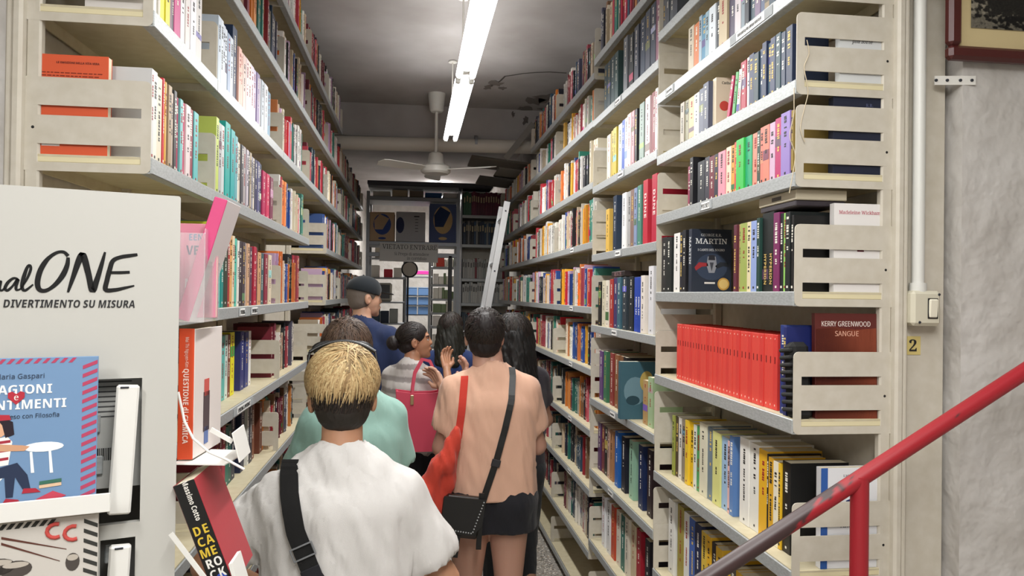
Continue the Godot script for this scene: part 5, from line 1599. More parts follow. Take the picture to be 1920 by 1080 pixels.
# ---------- figures: smooth fields meshed as surface nets ----------
func prim_dist(b: Array, p: Vector3) -> float:
	if b.size() == 2:
		var r: Vector3 = b[1]
		var u: Vector3 = (p - b[0]) / r
		var l := u.length()
		if l < 0.001:
			return -minf(r.x, minf(r.y, r.z))
		return l * (l - 1.0) / (u / r).length()
	var ba: Vector3 = b[1] - b[0]
	var pa: Vector3 = p - b[0]
	var h := clampf(pa.dot(ba) / ba.length_squared(), 0.0, 1.0)
	return (pa - ba * h).length() - lerpf(b[2], b[3], h)
func field(bones: Array, k: float, p: Vector3) -> float:
	var f := 1.0
	for b in bones:
		var d := prim_dist(b, p)
		var e := maxf(k - absf(f - d), 0.0) / k
		f = minf(f, d) - e * e * k * 0.25
	return f
func nets(bones: Array, cell: float, k: float, col, cuts := [], subs := [], wr := 0.0, wf := 9.0, sd := 1) -> MB:
	var lo := Vector3.ONE * 99.0
	var hi := -lo
	for b in bones:
		if b.size() == 2:
			lo = lo.min(b[0] - b[1]); hi = hi.max(b[0] + b[1])
		else:
			for j in 2:
				var r: Vector3 = Vector3.ONE * b[2 + j]
				lo = lo.min(b[j] - r); hi = hi.max(b[j] + r)
	var pad := maxf(k * 0.5, 0.01) + cell * 2.0 + wr
	lo -= Vector3.ONE * pad
	hi += Vector3.ONE * pad
	var nx := int((hi.x - lo.x) / cell) + 2
	var ny := int((hi.y - lo.y) / cell) + 2
	var nz := int((hi.z - lo.z) / cell) + 2
	var F := PackedFloat32Array()
	F.resize(nx * ny * nz)
	F.fill(1.0)
	for b in bones:
		var bl: Vector3
		var bh: Vector3
		if b.size() == 2:
			bl = b[0] - b[1]; bh = b[0] + b[1]
		else:
			bl = (b[0] - Vector3.ONE * b[2]).min(b[1] - Vector3.ONE * b[3])
			bh = (b[0] + Vector3.ONE * b[2]).max(b[1] + Vector3.ONE * b[3])
		bl = (bl - Vector3.ONE * pad - lo) / cell
		bh = (bh + Vector3.ONE * pad - lo) / cell
		var i0 := maxi(0, int(bl.x)); var i1 := mini(nx, int(bh.x) + 1)
		var j0 := maxi(0, int(bl.y)); var j1 := mini(ny, int(bh.y) + 1)
		var k0 := maxi(0, int(bl.z)); var k1 := mini(nz, int(bh.z) + 1)
		var cap: bool = b.size() == 4
		var a0: Vector3 = b[0]
		var ba := Vector3.ZERO
		var inv := 0.0
		var ra := 0.0
		var rb := 0.0
		var rr := Vector3.ONE
		if cap:
			ba = b[1] - b[0]; inv = 1.0 / ba.length_squared(); ra = b[2]; rb = b[3]
		else:
			rr = b[1]
		for z in range(k0, k1):
			for y in range(j0, j1):
				var id := (z * ny + y) * nx + i0
				for x in range(i0, i1):
					var pa := lo + Vector3(x, y, z) * cell - a0
					var d: float
					if cap:
						var h := clampf(pa.dot(ba) * inv, 0.0, 1.0)
						d = (pa - ba * h).length() - (ra + (rb - ra) * h)
					else:
						var u := pa / rr
						var l := u.length()
						d = -0.02 if l < 0.01 else l * (l - 1.0) / (u / rr).length()
					var f := F[id]
					var e := k - absf(f - d)
					F[id] = minf(f, d) - (e * e * 0.25 / k if e > 0.0 else 0.0)
					id += 1
	if cuts or subs or wr > 0.0:
		var ns := FastNoiseLite.new()
		ns.seed = sd
		ns.frequency = wf
		ns.fractal_octaves = 2
		var id := 0
		for z in nz:
			for y in ny:
				for x in nx:
					var f := F[id]
					if f < pad:
						var p := lo + Vector3(x, y, z) * cell
						if wr > 0.0:
							f += ns.get_noise_3d(p.x * 1.7 + p.y * 0.5, p.y * 0.42, p.z * 1.7) * wr
						for c in cuts:
							f = maxf(f, (p - c[0]).dot(c[1]))
						for s in subs:
							f = maxf(f, -prim_dist(s, p))
						F[id] = f
					id += 1
	var mb := MB.new()
	var V := PackedInt32Array()
	V.resize(nx * ny * nz)
	V.fill(-1)
	var sy := nx
	var sz := nx * ny
	var lim := cell * (2.0 if wr <= 0.0 and not subs else 5.0)
	for z in nz - 1:
		for y in ny - 1:
			var id := (z * ny + y) * nx
			for x in nx - 1:
				var f0 := F[id]
				if absf(f0) < lim:
					var f1 := F[id + 1]
					var f2 := F[id + sy]
					var f3 := F[id + sy + 1]
					var f4 := F[id + sz]
					var f5 := F[id + sz + 1]
					var f6 := F[id + sz + sy]
					var f7 := F[id + sz + sy + 1]
					var c := int(f0 < 0) + int(f1 < 0) + int(f2 < 0) + int(f3 < 0) + int(f4 < 0) + int(f5 < 0) + int(f6 < 0) + int(f7 < 0)
					if c > 0 and c < 8:
						var s := Vector3.ZERO
						var m := 0
						if (f0 < 0) != (f1 < 0): s += Vector3(f0 / (f0 - f1), 0, 0); m += 1
						if (f2 < 0) != (f3 < 0): s += Vector3(f2 / (f2 - f3), 1, 0); m += 1
						if (f4 < 0) != (f5 < 0): s += Vector3(f4 / (f4 - f5), 0, 1); m += 1
						if (f6 < 0) != (f7 < 0): s += Vector3(f6 / (f6 - f7), 1, 1); m += 1
						if (f0 < 0) != (f2 < 0): s += Vector3(0, f0 / (f0 - f2), 0); m += 1
						if (f1 < 0) != (f3 < 0): s += Vector3(1, f1 / (f1 - f3), 0); m += 1
						if (f4 < 0) != (f6 < 0): s += Vector3(0, f4 / (f4 - f6), 1); m += 1
						if (f5 < 0) != (f7 < 0): s += Vector3(1, f5 / (f5 - f7), 1); m += 1
						if (f0 < 0) != (f4 < 0): s += Vector3(0, 0, f0 / (f0 - f4)); m += 1
						if (f1 < 0) != (f5 < 0): s += Vector3(1, 0, f1 / (f1 - f5)); m += 1
						if (f2 < 0) != (f6 < 0): s += Vector3(0, 1, f2 / (f2 - f6)); m += 1
						if (f3 < 0) != (f7 < 0): s += Vector3(1, 1, f3 / (f3 - f7)); m += 1
						var p := lo + (Vector3(x, y, z) + s / m) * cell
						V[id] = mb.v.size()
						mb.v.append(p)
						mb.n.append(Vector3(f1 + f3 + f5 + f7 - f0 - f2 - f4 - f6, f2 + f3 + f6 + f7 - f0 - f1 - f4 - f5, f4 + f5 + f6 + f7 - f0 - f1 - f2 - f3).normalized())
						mb.c.append(col.call(p) if col is Callable else col)
						mb.uv.append(Vector2.ZERO)
				id += 1
	for z in range(1, nz - 1):
		for y in range(1, ny - 1):
			for x in range(1, nx - 1):
				var id := (z * ny + y) * nx + x
				if V[id] < 0:
					continue
				var neg := F[id] < 0
				for ax in 3:
					var st := 1 if ax == 0 else sy if ax == 1 else sz
					if neg == (F[id + st] < 0):
						continue
					var u := sy if ax == 0 else sz if ax == 1 else 1
					var w := sz if ax == 0 else 1 if ax == 1 else sy
					var a := V[id]
					var b := V[id - u]
					var c := V[id - u - w]
					var d := V[id - w]
					if b < 0 or c < 0 or d < 0:
						continue
					if neg:
						mb.ix.append(a); mb.ix.append(d); mb.ix.append(c); mb.ix.append(a); mb.ix.append(c); mb.ix.append(b)
					else:
						mb.ix.append(a); mb.ix.append(b); mb.ix.append(c); mb.ix.append(a); mb.ix.append(c); mb.ix.append(d)
	if mb.ix.size() > 2:   # clockwise front faces
		var t := 0.0
		for j in range(0, mini(mb.ix.size(), 600), 3):
			var a := mb.v[mb.ix[j]]
			t += (mb.v[mb.ix[j + 2]] - a).cross(mb.v[mb.ix[j + 1]] - a).dot(mb.n[mb.ix[j]])
		if t < 0.0:
			for j in range(0, mb.ix.size(), 3):
				var s := mb.ix[j + 1]
				mb.ix[j + 1] = mb.ix[j + 2]
				mb.ix[j + 2] = s
	return mb
var head_mb: MB
var hand_mb: MB
func head_zone(p: Vector3) -> Color:
	# codes: red = lips, green = eyes, blue = brows
	for s in [-1.0, 1.0]:
		var e := Vector3(s * 0.031, 0.0, -0.083)
		var dd := (p - e) * Vector3(1, 1.9, 0.6)
		if dd.length() < 0.0125:
			return Color(0, 0.5, 0) if (p - e).length() < 0.0065 else Color(0, 1, 0)
		if absf(p.y - 0.022 + absf(absf(p.x) - 0.032) * 0.25) < 0.0042 and absf(absf(p.x) - 0.033) < 0.019 and p.z < -0.06:
			return Color(0, 0, 1)
	if p.z < -0.07 and absf(p.y + 0.062) < 0.0085 and absf(p.x) < 0.023:
		return Color(1, 0, 0)
	return Color(1, 1, 1)
func make_head_and_hand() -> void:
	var hb := [[Vector3(0, 0.03, 0.012), Vector3(0.074, 0.083, 0.093)], [Vector3(0, -0.025, -0.03), Vector3(0.06, 0.075, 0.058)], [Vector3(0, -0.075, -0.038), Vector3(0.046, 0.038, 0.045)], [Vector3(0, 0.008, -0.083), Vector3(0, -0.026, -0.094), 0.008, 0.0105], [Vector3(-0.011, -0.029, -0.086), Vector3(0.011, -0.029, -0.086), 0.0075, 0.0075], [Vector3(-0.035, 0.02, -0.074), Vector3(0.035, 0.02, -0.074), 0.012, 0.012], [Vector3(0, -0.062, -0.082), Vector3(0.024, 0.009, 0.012)], [Vector3(0, -0.1, -0.066), Vector3(0.022, 0.016, 0.018)], [Vector3(0.076, -0.012, 0.012), Vector3(0.011, 0.03, 0.019)], [Vector3(-0.076, -0.012, 0.012), Vector3(0.011, 0.03, 0.019)], [Vector3(0, -0.05, 0.02), Vector3(0, -0.17, 0.035), 0.05, 0.052]]
	head_mb = nets(hb, 0.0045, 0.014, head_zone, [], [[Vector3(0.086, -0.012, 0.004), Vector3(0.006, 0.017, 0.009)], [Vector3(-0.086, -0.012, 0.004), Vector3(0.006, 0.017, 0.009)]])
	# right hand hanging from the wrist: fingers down -y, palm facing -x, thumb towards -z, fingers half curled
	var hh := [[Vector3(0, 0.02, 0), Vector3(0, -0.02, 0), 0.024, 0.022]]
	var fx := [-0.03, -0.011, 0.009, 0.028]
	var fl := [0.9, 1.0, 0.95, 0.75]
	for i in 4:
		var b := Vector3(0.0, -0.085 + absf(i - 1.2) * 0.004, fx[i])
		hh.append([Vector3(0, -0.015, fx[i] * 0.6), b, 0.015, 0.0125])
		var p1: Vector3 = b + Vector3(-0.01, -0.038, fx[i] * 0.1) * fl[i]
		var p2: Vector3 = p1 + Vector3(-0.018, -0.018, 0) * fl[i]
		var p3: Vector3 = p2 + Vector3(-0.018, -0.008, 0) * fl[i]
		hh.append([b, p1, 0.0098, 0.009]); hh.append([p1, p2, 0.009, 0.0082]); hh.append([p2, p3, 0.0082, 0.0072])
	hh.append([Vector3(0, -0.02, -0.018), Vector3(-0.018, -0.052, -0.042), 0.014, 0.012])
	hh.append([Vector3(-0.018, -0.052, -0.042), Vector3(-0.03, -0.082, -0.04), 0.0105, 0.0085])
	hand_mb = nets(hh, 0.0042, 0.006, Color.WHITE)
func strands(mb: MB, c: Vector3, r: Vector3, whorl: Vector3, count: int, length: float, colf: Callable, keep: Callable, w := 0.0022, lift := 0.004, fall := 0.0) -> void:
	var k := 0
	while k < count:
		var u := Vector3(rng.randfn(), rng.randfn(), rng.randfn()).normalized()
		k += 1
		if not keep.call(u):
			continue
		var p := u
		var pts := []
		var jit := Vector3(rng.randfn(), rng.randfn(), rng.randfn()) * 0.35
		var st: float = length * rng.randf_range(0.6, 1.2) / 5.0
		for s in 6:
			var o := c + p * r
			pts.append(o + p * (lift * (0.25 + 0.75 * sin(PI * minf(s / 4.0, 1.0) * 0.8))) )
			var t := (p - whorl + jit * 0.6 + Vector3(0, -fall, 0))
			t = (t - p * p.dot(t)).normalized()
			p = (p + t * st / r.y).normalized()
		var col: Color = colf.call(u, pts[5])
		var prev := []
		for s in 6:
			var d: Vector3 = (pts[mini(s + 1, 5)] - pts[maxi(s - 1, 0)]).normalized()
			var nn: Vector3 = ((pts[s] - c) / r).normalized()
			var sd := d.cross(nn).normalized() * w * (1.0 - absf(s - 2.0) / 4.2)
			var cur := [pts[s] + sd, pts[s] - sd]
			if prev:
				mb.quad(prev[0], prev[1], cur[1], cur[0], (nn + sd.normalized() * rng.randf_range(-0.4, 0.4)).normalized(), col)
			prev = cur
func V3(a: Array) -> Vector3:
	return Vector3(a[0], a[1], a[2])
# o: at, h, yaw, skin, label, head [yaw, pitch], arms [elbowL, wristL, elbowR, wristR], wide, shirt{}, legs, leg_col, shoe
func person(o: Dictionary) -> Dictionary:
	var s: float = o.h / 1.7
	var root := thing("person", o.label, "person", Vector3(o.at.x, 0, o.at.z))
	root.rotation.y = o.yaw
	var wd: float = o.get("wide", 1.0)
	var drop: float = o.get("drop", 0.0)
	var shL := Vector3(-0.158 * wd, 1.352 - drop, 0.01)
	var shR := Vector3(0.158 * wd, 1.352 - drop, 0.01)
	var A: Array = o.arms
	var eL := V3(A[0]); var wL := V3(A[1]); var eR := V3(A[2]); var wR := V3(A[3])
	var th: float = o.get("thigh", 0.082)
	var body := [[Vector3(-0.07, 0.98, 0), Vector3(-0.075 * wd, 1.27, 0), 0.09, 0.095], [Vector3(0.07, 0.98, 0), Vector3(0.075 * wd, 1.27, 0), 0.09, 0.095], [shL, Vector3(0, 1.385, 0.012), 0.045, 0.06], [shR, Vector3(0, 1.385, 0.012), 0.045, 0.06], [Vector3(0, 1.34, 0.025), Vector3(0, 1.5, 0.005), 0.056, 0.05],
		[Vector3(-0.09, 1.385, 0.018), Vector3(0, 1.44, 0.018), 0.034, 0.042], [Vector3(0.09, 1.385, 0.018), Vector3(0, 1.44, 0.018), 0.034, 0.042],
		[shL, eL, 0.047, 0.037], [eL, wL, 0.037, 0.025], [shR, eR, 0.047, 0.037], [eR, wR, 0.037, 0.025]]
	for x in [-1.0, 1.0]:
		body.append([Vector3(x * 0.085, 0.9, 0.01), Vector3(x * 0.09, 0.48, -0.01), th, 0.056])
		body.append([Vector3(x * 0.09, 0.48, -0.005), Vector3(x * 0.09, 0.3, 0.015), 0.053, 0.054])
		body.append([Vector3(x * 0.09, 0.3, 0.015), Vector3(x * 0.09, 0.08, 0.01), 0.05, 0.034])
		body.append([Vector3(x * 0.09, 0.045, 0.02), Vector3(x * 0.105, 0.03, -0.12), 0.036, 0.03])
	var skin := lin(o.skin)
	var mb := nets(body, 0.0125, 0.03, skin)
	var hs: float = o.get("head_size", 1.0)
	var hb := Basis.from_euler(Vector3(o.head[1], o.head[0], o.get("tilt", 0.0)))
	var ht := Transform3D(hb.scaled(Vector3.ONE * hs), Vector3(o.get("head_dx", 0.0), 1.585, -0.015))
	var hm := MB.new()
	hm.merge(head_mb, ht)
	var brow: Color = lin(o.get("brow", "2a1c16"))
	for j in hm.c.size():
		var z: Color = hm.c[j]
		hm.c[j] = skin if z == Color(1, 1, 1) else Color(skin.r * 0.8, skin.g * 0.45, skin.b * 0.45) if z == Color(1, 0, 0) else brow if z == Color(0, 0, 1) else Color(0.75, 0.72, 0.7) if z.g > 0.9 else Color(0.03, 0.02, 0.015)
	mb.merge(hm)
	for e in [[eL, wL, -1.0], [eR, wR, 1.0]]:
		var y: Vector3 = (e[0] - e[1]).normalized()
		var ref := Vector3(0, 0, -1) if absf(y.z) < 0.8 else Vector3(0, 1, 0)
		var zz := (-(ref - y * y.dot(ref))).normalized()
		var x := y.cross(zz)
		var hmb := MB.new()
		hmb.merge(hand_mb, Transform3D(Basis(Vector3(e[2], 0, 0), Vector3.UP, Vector3.BACK)))
		if e[2] < 0:
			for j in range(0, hmb.ix.size(), 3):
				var t := hmb.ix[j + 1]
				hmb.ix[j + 1] = hmb.ix[j + 2]
				hmb.ix[j + 2] = t
		for j in hmb.c.size():
			hmb.c[j] = skin
		mb.merge(hmb, Transform3D(Basis(x, y, zz), e[1]))
	var inner := Node3D.new()
	var sc := Transform3D(Basis().scaled(Vector3.ONE * s), Vector3.ZERO)
	inner.free()
	var bm := MB.new()
	bm.merge(mb, sc)
	part("body", bm, M.skin, root)
	# shirt
	var S: Dictionary = o.shirt
	var ease: float = S.get("ease", 0.016)
	var sl: float = S.get("sleeve", 0.55)
	var sr: float = S.get("sleeve_r", 0.068)
	var hem: float = S.get("hem", 0.88)
	var sb := [[Vector3(-0.075, hem - 0.05, 0), Vector3(-0.08 * wd, 1.27, 0), 0.1 + ease * 1.2, 0.1 + ease], [Vector3(0.075, hem - 0.05, 0), Vector3(0.08 * wd, 1.27, 0), 0.1 + ease * 1.2, 0.1 + ease],
		[Vector3(0, hem - 0.05, 0.0), Vector3(0, 1.28, 0.0), 0.11 + ease * 1.2, 0.112 + ease], [shL + Vector3(0, 0.002, 0.004), Vector3(0, 1.388, 0.016), 0.06, 0.075], [shR + Vector3(0, 0.002, 0.004), Vector3(0, 1.388, 0.016), 0.06, 0.075], [Vector3(-0.09, 1.388, 0.02), Vector3(0, 1.432, 0.02), 0.047, 0.058], [Vector3(0.09, 1.388, 0.02), Vector3(0, 1.432, 0.02), 0.047, 0.058],
		[shL, shL.lerp(eL, sl), 0.062, sr], [shR, shR.lerp(eR, sl), 0.062, sr]]
	var cuts := [[Vector3(0, hem, 0), Vector3(0, -1, 0)]]
	var subs := []
	subs.append([Vector3(0, 1.44 + S.get("neck", 0.0), -0.005), Vector3(0, 1.6, -0.03), 0.06, 0.1])
	for e in [[shL, eL], [shR, eR]]:
		var dr: Vector3 = (e[1] - e[0]).normalized()
		var cp: Vector3 = e[0].lerp(e[1], sl)
		subs.append([cp + dr * 0.11, cp + dr * 0.3, 0.11, 0.11])
	var smb := nets(sb, S.get("cell", 0.0105), 0.035, S.col, cuts, subs, S.get("wr", 0.005), S.get("wfr", 8.0), S.get("seed", 3))
	var sm := MB.new()
	sm.merge(smb, sc)
	part(S.get("name", "t_shirt"), sm, M.cloth, root)
	# lower clothing
	var lb := []
	var lc: Array = [[Vector3(0, hem + 0.05, 0), Vector3(0, 1, 0)]]
	var kind: String = o.get("legs", "trousers")
	var low: float = 0.1 if kind == "trousers" else o.get("leg_low", 0.68)
	for x in [-1.0, 1.0]:
		lb.append([Vector3(x * 0.07, 0.98, 0.0), Vector3(x * 0.078, 0.88, 0.012), 0.105, th + 0.03])
		lb.append([Vector3(x * 0.078, 0.88, 0.012), Vector3(x * 0.09, 0.5, -0.005), th + 0.03, 0.072 if kind == "trousers" else th + 0.022])
		if kind == "trousers":
			lb.append([Vector3(x * 0.09, 0.5, -0.005), Vector3(x * 0.09, 0.1, 0.01), 0.072, 0.062])
		elif kind == "skirt":
			lb.append([Vector3(x * 0.04, 0.9, 0.0), Vector3(x * 0.05, 0.4, 0.0), 0.12, 0.15])
	lc.append([Vector3(0, low, 0), Vector3(0, -1, 0)])
	var lmb := nets(lb, 0.0115, 0.02, lin(o.leg_col), lc, [], 0.006, 11.0, 7)
	var lm := MB.new()
	lm.merge(lmb, sc)
	part(kind, lm, M.cloth, root)
	for x in [-1.0, 1.0]:
		var shm := nets([[Vector3(x * 0.092, 0.05, 0.03), Vector3(x * 0.098, 0.045, -0.06), 0.046, 0.046], [Vector3(x * 0.098, 0.045, -0.06), Vector3(x * 0.106, 0.035, -0.14), 0.046, 0.034]], 0.01, 0.03, lin(o.get("shoe", "2c2c2e")), [[Vector3(0, 0.0, 0), Vector3(0, -1, 0)], [Vector3(0, 0.085, 0), Vector3(0, 1, 0)]])
		var s2 := MB.new()
		s2.merge(shm, sc)
		part("shoe", s2, M.cloth, root)
	return {"root": root, "scale": sc, "head": sc * ht, "bones": sb, "s": s}
func hair(P: Dictionary, mb: MB, called := "hair") -> void:
	var h := MB.new()
	h.merge(mb, P.head)
	part(called, h, M.hair, P.root)
func back_point(P: Dictionary, x: float, y: float, out := 0.004) -> Vector3:
	# the point of the shirt's back under local x, y (in the 1.7 m body), in metres of the figure
	var z := 0.3
	while z > -0.05 and field(P.bones, 0.035, Vector3(x, y, z)) > 0.006:
		z -= 0.003
	return P.scale * Vector3(x, y, z + out)
func ribbon(mb: MB, pts: Array, w: float, t: float, nrm: Callable, col: Color) -> void:
	var prev := []
	for i in pts.size():
		var d: Vector3 = (pts[mini(i + 1, pts.size() - 1)] - pts[maxi(i - 1, 0)]).normalized()
		var nn: Vector3 = nrm.call(pts[i])
		var sd := d.cross(nn).normalized() * w * 0.5
		nn = sd.cross(d).normalized() * t * 0.5
		var cur := [pts[i] + sd + nn, pts[i] - sd + nn, pts[i] - sd - nn, pts[i] + sd - nn]
		if prev:
			for j in 4:
				var j2 := (j + 1) % 4
				var mid: Vector3 = (cur[j] + cur[j2]) / 2 - pts[i]
				mb.quad(prev[j], prev[j2], cur[j2], cur[j], mid.normalized(), col)
		prev = cur
func strap_path(P: Dictionary, xy: Array, step := 9) -> Array:
	var r := []
	for i in xy.size() - 1:
		for k in step:
			var f := float(k) / step
			r.append(back_point(P, lerpf(xy[i][0], xy[i + 1][0], f), lerpf(xy[i][1], xy[i + 1][1], f)))
	var e: Array = xy[xy.size() - 1]
	r.append(back_point(P, e[0], e[1]))
	return r
func build_people() -> void:
	make_head_and_hand()
	print("head")
	var wavy := func(u: Vector3, a: String, b: String) -> Color: return lin(a).lerp(lin(b), rng.randf())
	# --- blond person in white ---
	var at := q(642, 735, 1.9)
	var P := person({"at": at, "h": 1.545, "yaw": 0.05, "skin": "b98a6c", "head": [0.06, -0.05], "head_size": 1.08, "wide": 1.02, "drop": 0.035, "label": "person in loose white T-shirt with bleached crop and black crossbody strap", "brow": "3a2c22",
		"arms": [[-0.355, 1.12, -0.06], [-0.25, 0.98, -0.28], [0.29, 1.06, -0.03], [0.2, 0.94, -0.28]], "leg_col": "3c4450",
		"shirt": {"col": lin("cfcdca"), "sleeve": 0.66, "sleeve_r": 0.082, "ease": 0.026, "hem": 0.84, "wr": 0.0085, "wfr": 11.0, "neck": -0.006, "cell": 0.009, "seed": 11}})
	var hm := MB.new()
	var cutx := [[Vector3(0, -0.052, 0), Vector3(0, -1, 0)]]
	var dk := nets([[Vector3(0, 0.03, 0.014), Vector3(0.079, 0.088, 0.098)], [Vector3(0, -0.03, 0.04), Vector3(0.066, 0.06, 0.062)]], 0.0055, 0.02, lin("231d1a"), [[Vector3(0, -0.085, 0.05), Vector3(0, -1, -0.25)]], [[Vector3(0, -0.055, -0.075), Vector3(0.085, 0.1, 0.068)], [Vector3(0.085, -0.03, -0.01), Vector3(0.03, 0.045, 0.03)], [Vector3(-0.085, -0.03, -0.01), Vector3(0.03, 0.045, 0.03)]], 0.002, 60.0)
	hm.merge(dk)
	var top := nets([[Vector3(0, 0.052, 0.008), Vector3(0.083, 0.077, 0.1)]], 0.0055, 0.02, lin("a88a5c"), [[Vector3(0, 0.022, 0.05), Vector3(0, -1, 0.2)]], [], 0.006, 45.0)
	hm.merge(top)
	var wh := Vector3(0.25, 0.75, 0.62).normalized()
	strands(hm, Vector3(0, 0.045, 0.01), Vector3(0.087, 0.084, 0.104), wh, 6500, 0.11, func(u, p): return (lin("bc9f70") if rng.randf() < 0.5 else lin("a98b5e") if rng.randf() < 0.5 else lin("cfb888")) * (1.0 if u.distance_to(wh) > 0.13 else 0.6), func(u): return u.y > 0.0 + rng.randf() * 0.2, 0.0017, 0.009, 0.35)
	strands(hm, Vector3(0, 0.032, 0.014), Vector3(0.085, 0.094, 0.105), wh, 3200, 0.062, func(u, p): return lin("bc9f70") if rng.randf() < 0.5 else lin("93764e") if rng.randf() < 0.5 else lin("cdb585"), func(u): return u.y > 0.12 and u.y < 0.5 and u.z > -0.5 and rng.randf() < 0.9, 0.0019, 0.007, 0.5)
	strands(hm, Vector3(0, 0.015, 0.017), Vector3(0.081, 0.095, 0.098), wh, 2600, 0.022, func(u, p): return lin("1c1715").lerp(lin("4a3c32"), rng.randf() * 0.6), func(u): return u.y < 0.15 and u.y > -0.85 and u.z > -0.1 and absf(u.x) < 0.93, 0.0012, 0.002, 0.6)
	hair(P, hm)
	# sunglasses pushed up on the head
	var sg := thing("sunglasses", "black sunglasses pushed up on the bleached head", "sunglasses", P.root.position)
	sg.rotation.y = P.root.rotation.y
	for s in [-1.0, 1.0]:
		var m := MB.new()
		var pt := []
		for e in [[0.084, 0.02, 0.005], [0.087, 0.05, -0.015], [0.087, 0.085, -0.035], [0.084, 0.11, -0.048]]:
			pt.append(P.head * Vector3(s * e[0], e[1], e[2]))
		m.tube(pt, 0.0032, 8)
		part("temple", m, M.black_plastic, sg)
		m = MB.new()
		var ce: Vector3 = P.head * Vector3(s * 0.04, 0.118, -0.075)
		m.lathe([Vector2(0.0, 0.003), Vector2(0.024, 0.002), Vector2(0.029, 0.0), Vector2(0.024, -0.002), Vector2(0, -0.002)], 20, Vector3.ZERO, Color.WHITE, Basis(Vector3(1.35, 0, 0), Vector3(0, 0.45, 0.89), Vector3(0, -0.7, 0.36)))
		part("lens", m, M.black_plastic, sg, ce)
	var fm := MB.new()
	var fp := []
	for i in 13:
		var a := -1.0 + i / 6.0
		fp.append(P.head * Vector3(a * 0.084, 0.138 - a * a * 0.028, -0.058 + a * a * 0.012))
	fm.tube(fp, 0.005, 8)
	part("frame_bar", fm, M.black_plastic, sg)
	# black crossbody strap
	var cs := thing("crossbody_bag", "black crossbody bag strap with metal buckle across the white T-shirt", "bag", P.root.position)
	cs.rotation.y = P.root.rotation.y
	var sm := MB.new()
	var pth := strap_path(P, [[-0.128, 1.425], [-0.13, 1.4], [-0.125, 1.35], [-0.105, 1.26], [-0.06, 1.15], [0.0, 1.06], [0.09, 0.96], [0.17, 0.9]], 7)
	ribbon(sm, pth, 0.042, 0.004, func(p): return Vector3(0, 0.2 if p.y < 1.27 else 2.0, 1).normalized(), lin("121214"))
	part("strap", sm, M.cloth, cs)
	var bp: Vector3 = pth[24]
	var bd: Vector3 = (pth[25] - pth[23]).normalized()
	var bx := bd.cross(Vector3.BACK).normalized()
	var bbs := Basis(bx, bd, bx.cross(bd))
	for e in [-0.014, 0.014]:
		sm = MB.new()
		sm.cham(bp + bd * e + bbs.z * 0.005, Vector3(0.05, 0.004, 0.004), 0.001, Color.WHITE, bbs)
		part("buckle_bar", sm, M.steel, cs)
	for e in [-0.025, 0.025]:
		sm = MB.new()
		sm.cham(bp + bx * e + bbs.z * 0.005, Vector3(0.004, 0.032, 0.004), 0.001, Color.WHITE, bbs)
		part("buckle_bar", sm, M.steel, cs)
	sm = MB.new()
	sm.cham(bp - bd * -0.055 + bbs.z * 0.004, Vector3(0.045, 0.03, 0.006), 0.002, lin("1c1c1e"), bbs)
	part("strap_keeper", sm, M.matte, cs)
	sm = MB.new()
	sm.cham(P.scale * Vector3(0.24, 0.78, 0.06), Vector3(0.07, 0.2, 0.26), 0.02, lin("141416"))
	part("bag_body", sm, M.cloth, cs)
	# --- boy in mint ---
	at = q(664, 660, 2.55)
	P = person({"at": at, "h": 1.6, "yaw": 0.55, "skin": "b58a70", "head": [-0.6, -0.1], "head_dx": -0.02, "label": "brown-haired person in a mint green T-shirt behind the bleached head", "wide": 0.86,
		"arms": [[-0.2, 1.1, -0.06], [-0.16, 1.04, -0.28], [0.21, 1.1, -0.02], [0.06, 1.06, -0.22]], "leg_col": "5c6468", "shirt": {"col": lin("96bdb2"), "sleeve": 0.62, "sleeve_r": 0.07, "hem": 0.86, "wr": 0.006, "seed": 5}})
	hm = short_hair("3b2c22", "5c4636")
	hair(P, hm)
	var leaf := MB.new()
	leaf.cham(Vector3.ZERO, Vector3(0.07, 0.006, 0.1), 0.002, lin("c8ccd6"), Basis.from_euler(Vector3(0.5, 0.3, -0.2)))
	solo("leaflet", leaf, M.matte, "folded pale leaflet held beside the lower shelves", "leaflet", "", P.root.to_global(P.scale * Vector3(-0.2, 1.0, -0.3)))
	# --- man with cap ---
	at = q(682, 560, 4.75)
	P = person({"at": at, "h": 1.79, "yaw": -0.55, "skin": "c0957c", "head": [-0.6, 0.02], "label": "person in navy polo and black baseball cap, arms folded", "wide": 1.15, "brow": "6a5a50",
		"arms": [[-0.26, 1.12, -0.03], [0.02, 1.15, -0.22], [0.27, 1.12, -0.03], [0.0, 1.18, -0.2]], "leg_col": "2c3038", "shirt": {"name": "polo_shirt", "col": lin("1f2c50"), "sleeve": 0.78, "sleeve_r": 0.068, "hem": 0.86, "ease": 0.028, "seed": 8}})
	hm = nets([[Vector3(0, 0.02, 0.016), Vector3(0.077, 0.08, 0.094)], [Vector3(0, -0.03, 0.04), Vector3(0.064, 0.05, 0.06)]], 0.006, 0.02, lin("6c625a"), [[Vector3(0, -0.07, 0.05), Vector3(0, -1, -0.2)]], [[Vector3(0, -0.05, -0.08), Vector3(0.085, 0.1, 0.07)], [Vector3(0.085, -0.035, -0.01), Vector3(0.03, 0.045, 0.03)], [Vector3(-0.085, -0.035, -0.01), Vector3(0.03, 0.045, 0.03)]], 0.001, 60.0)
	hair(P, hm)
	var cap := thing("baseball_cap", "black baseball cap worn by the person in navy", "cap", P.root.position)
	cap.rotation.y = P.root.rotation.y
	var crown := nets([[Vector3(0, 0.045, 0.01), Vector3(0.089, 0.085, 0.108)]], 0.006, 0.02, lin("15181e"), [[Vector3(0, 0.025, 0.0), Vector3(0, -1, 0.25).normalized()]], [[Vector3(0, 0.02, 0.125), Vector3(0.03, 0.02, 0.04)]])
	var cm := MB.new()
	cm.merge(crown, P.head)
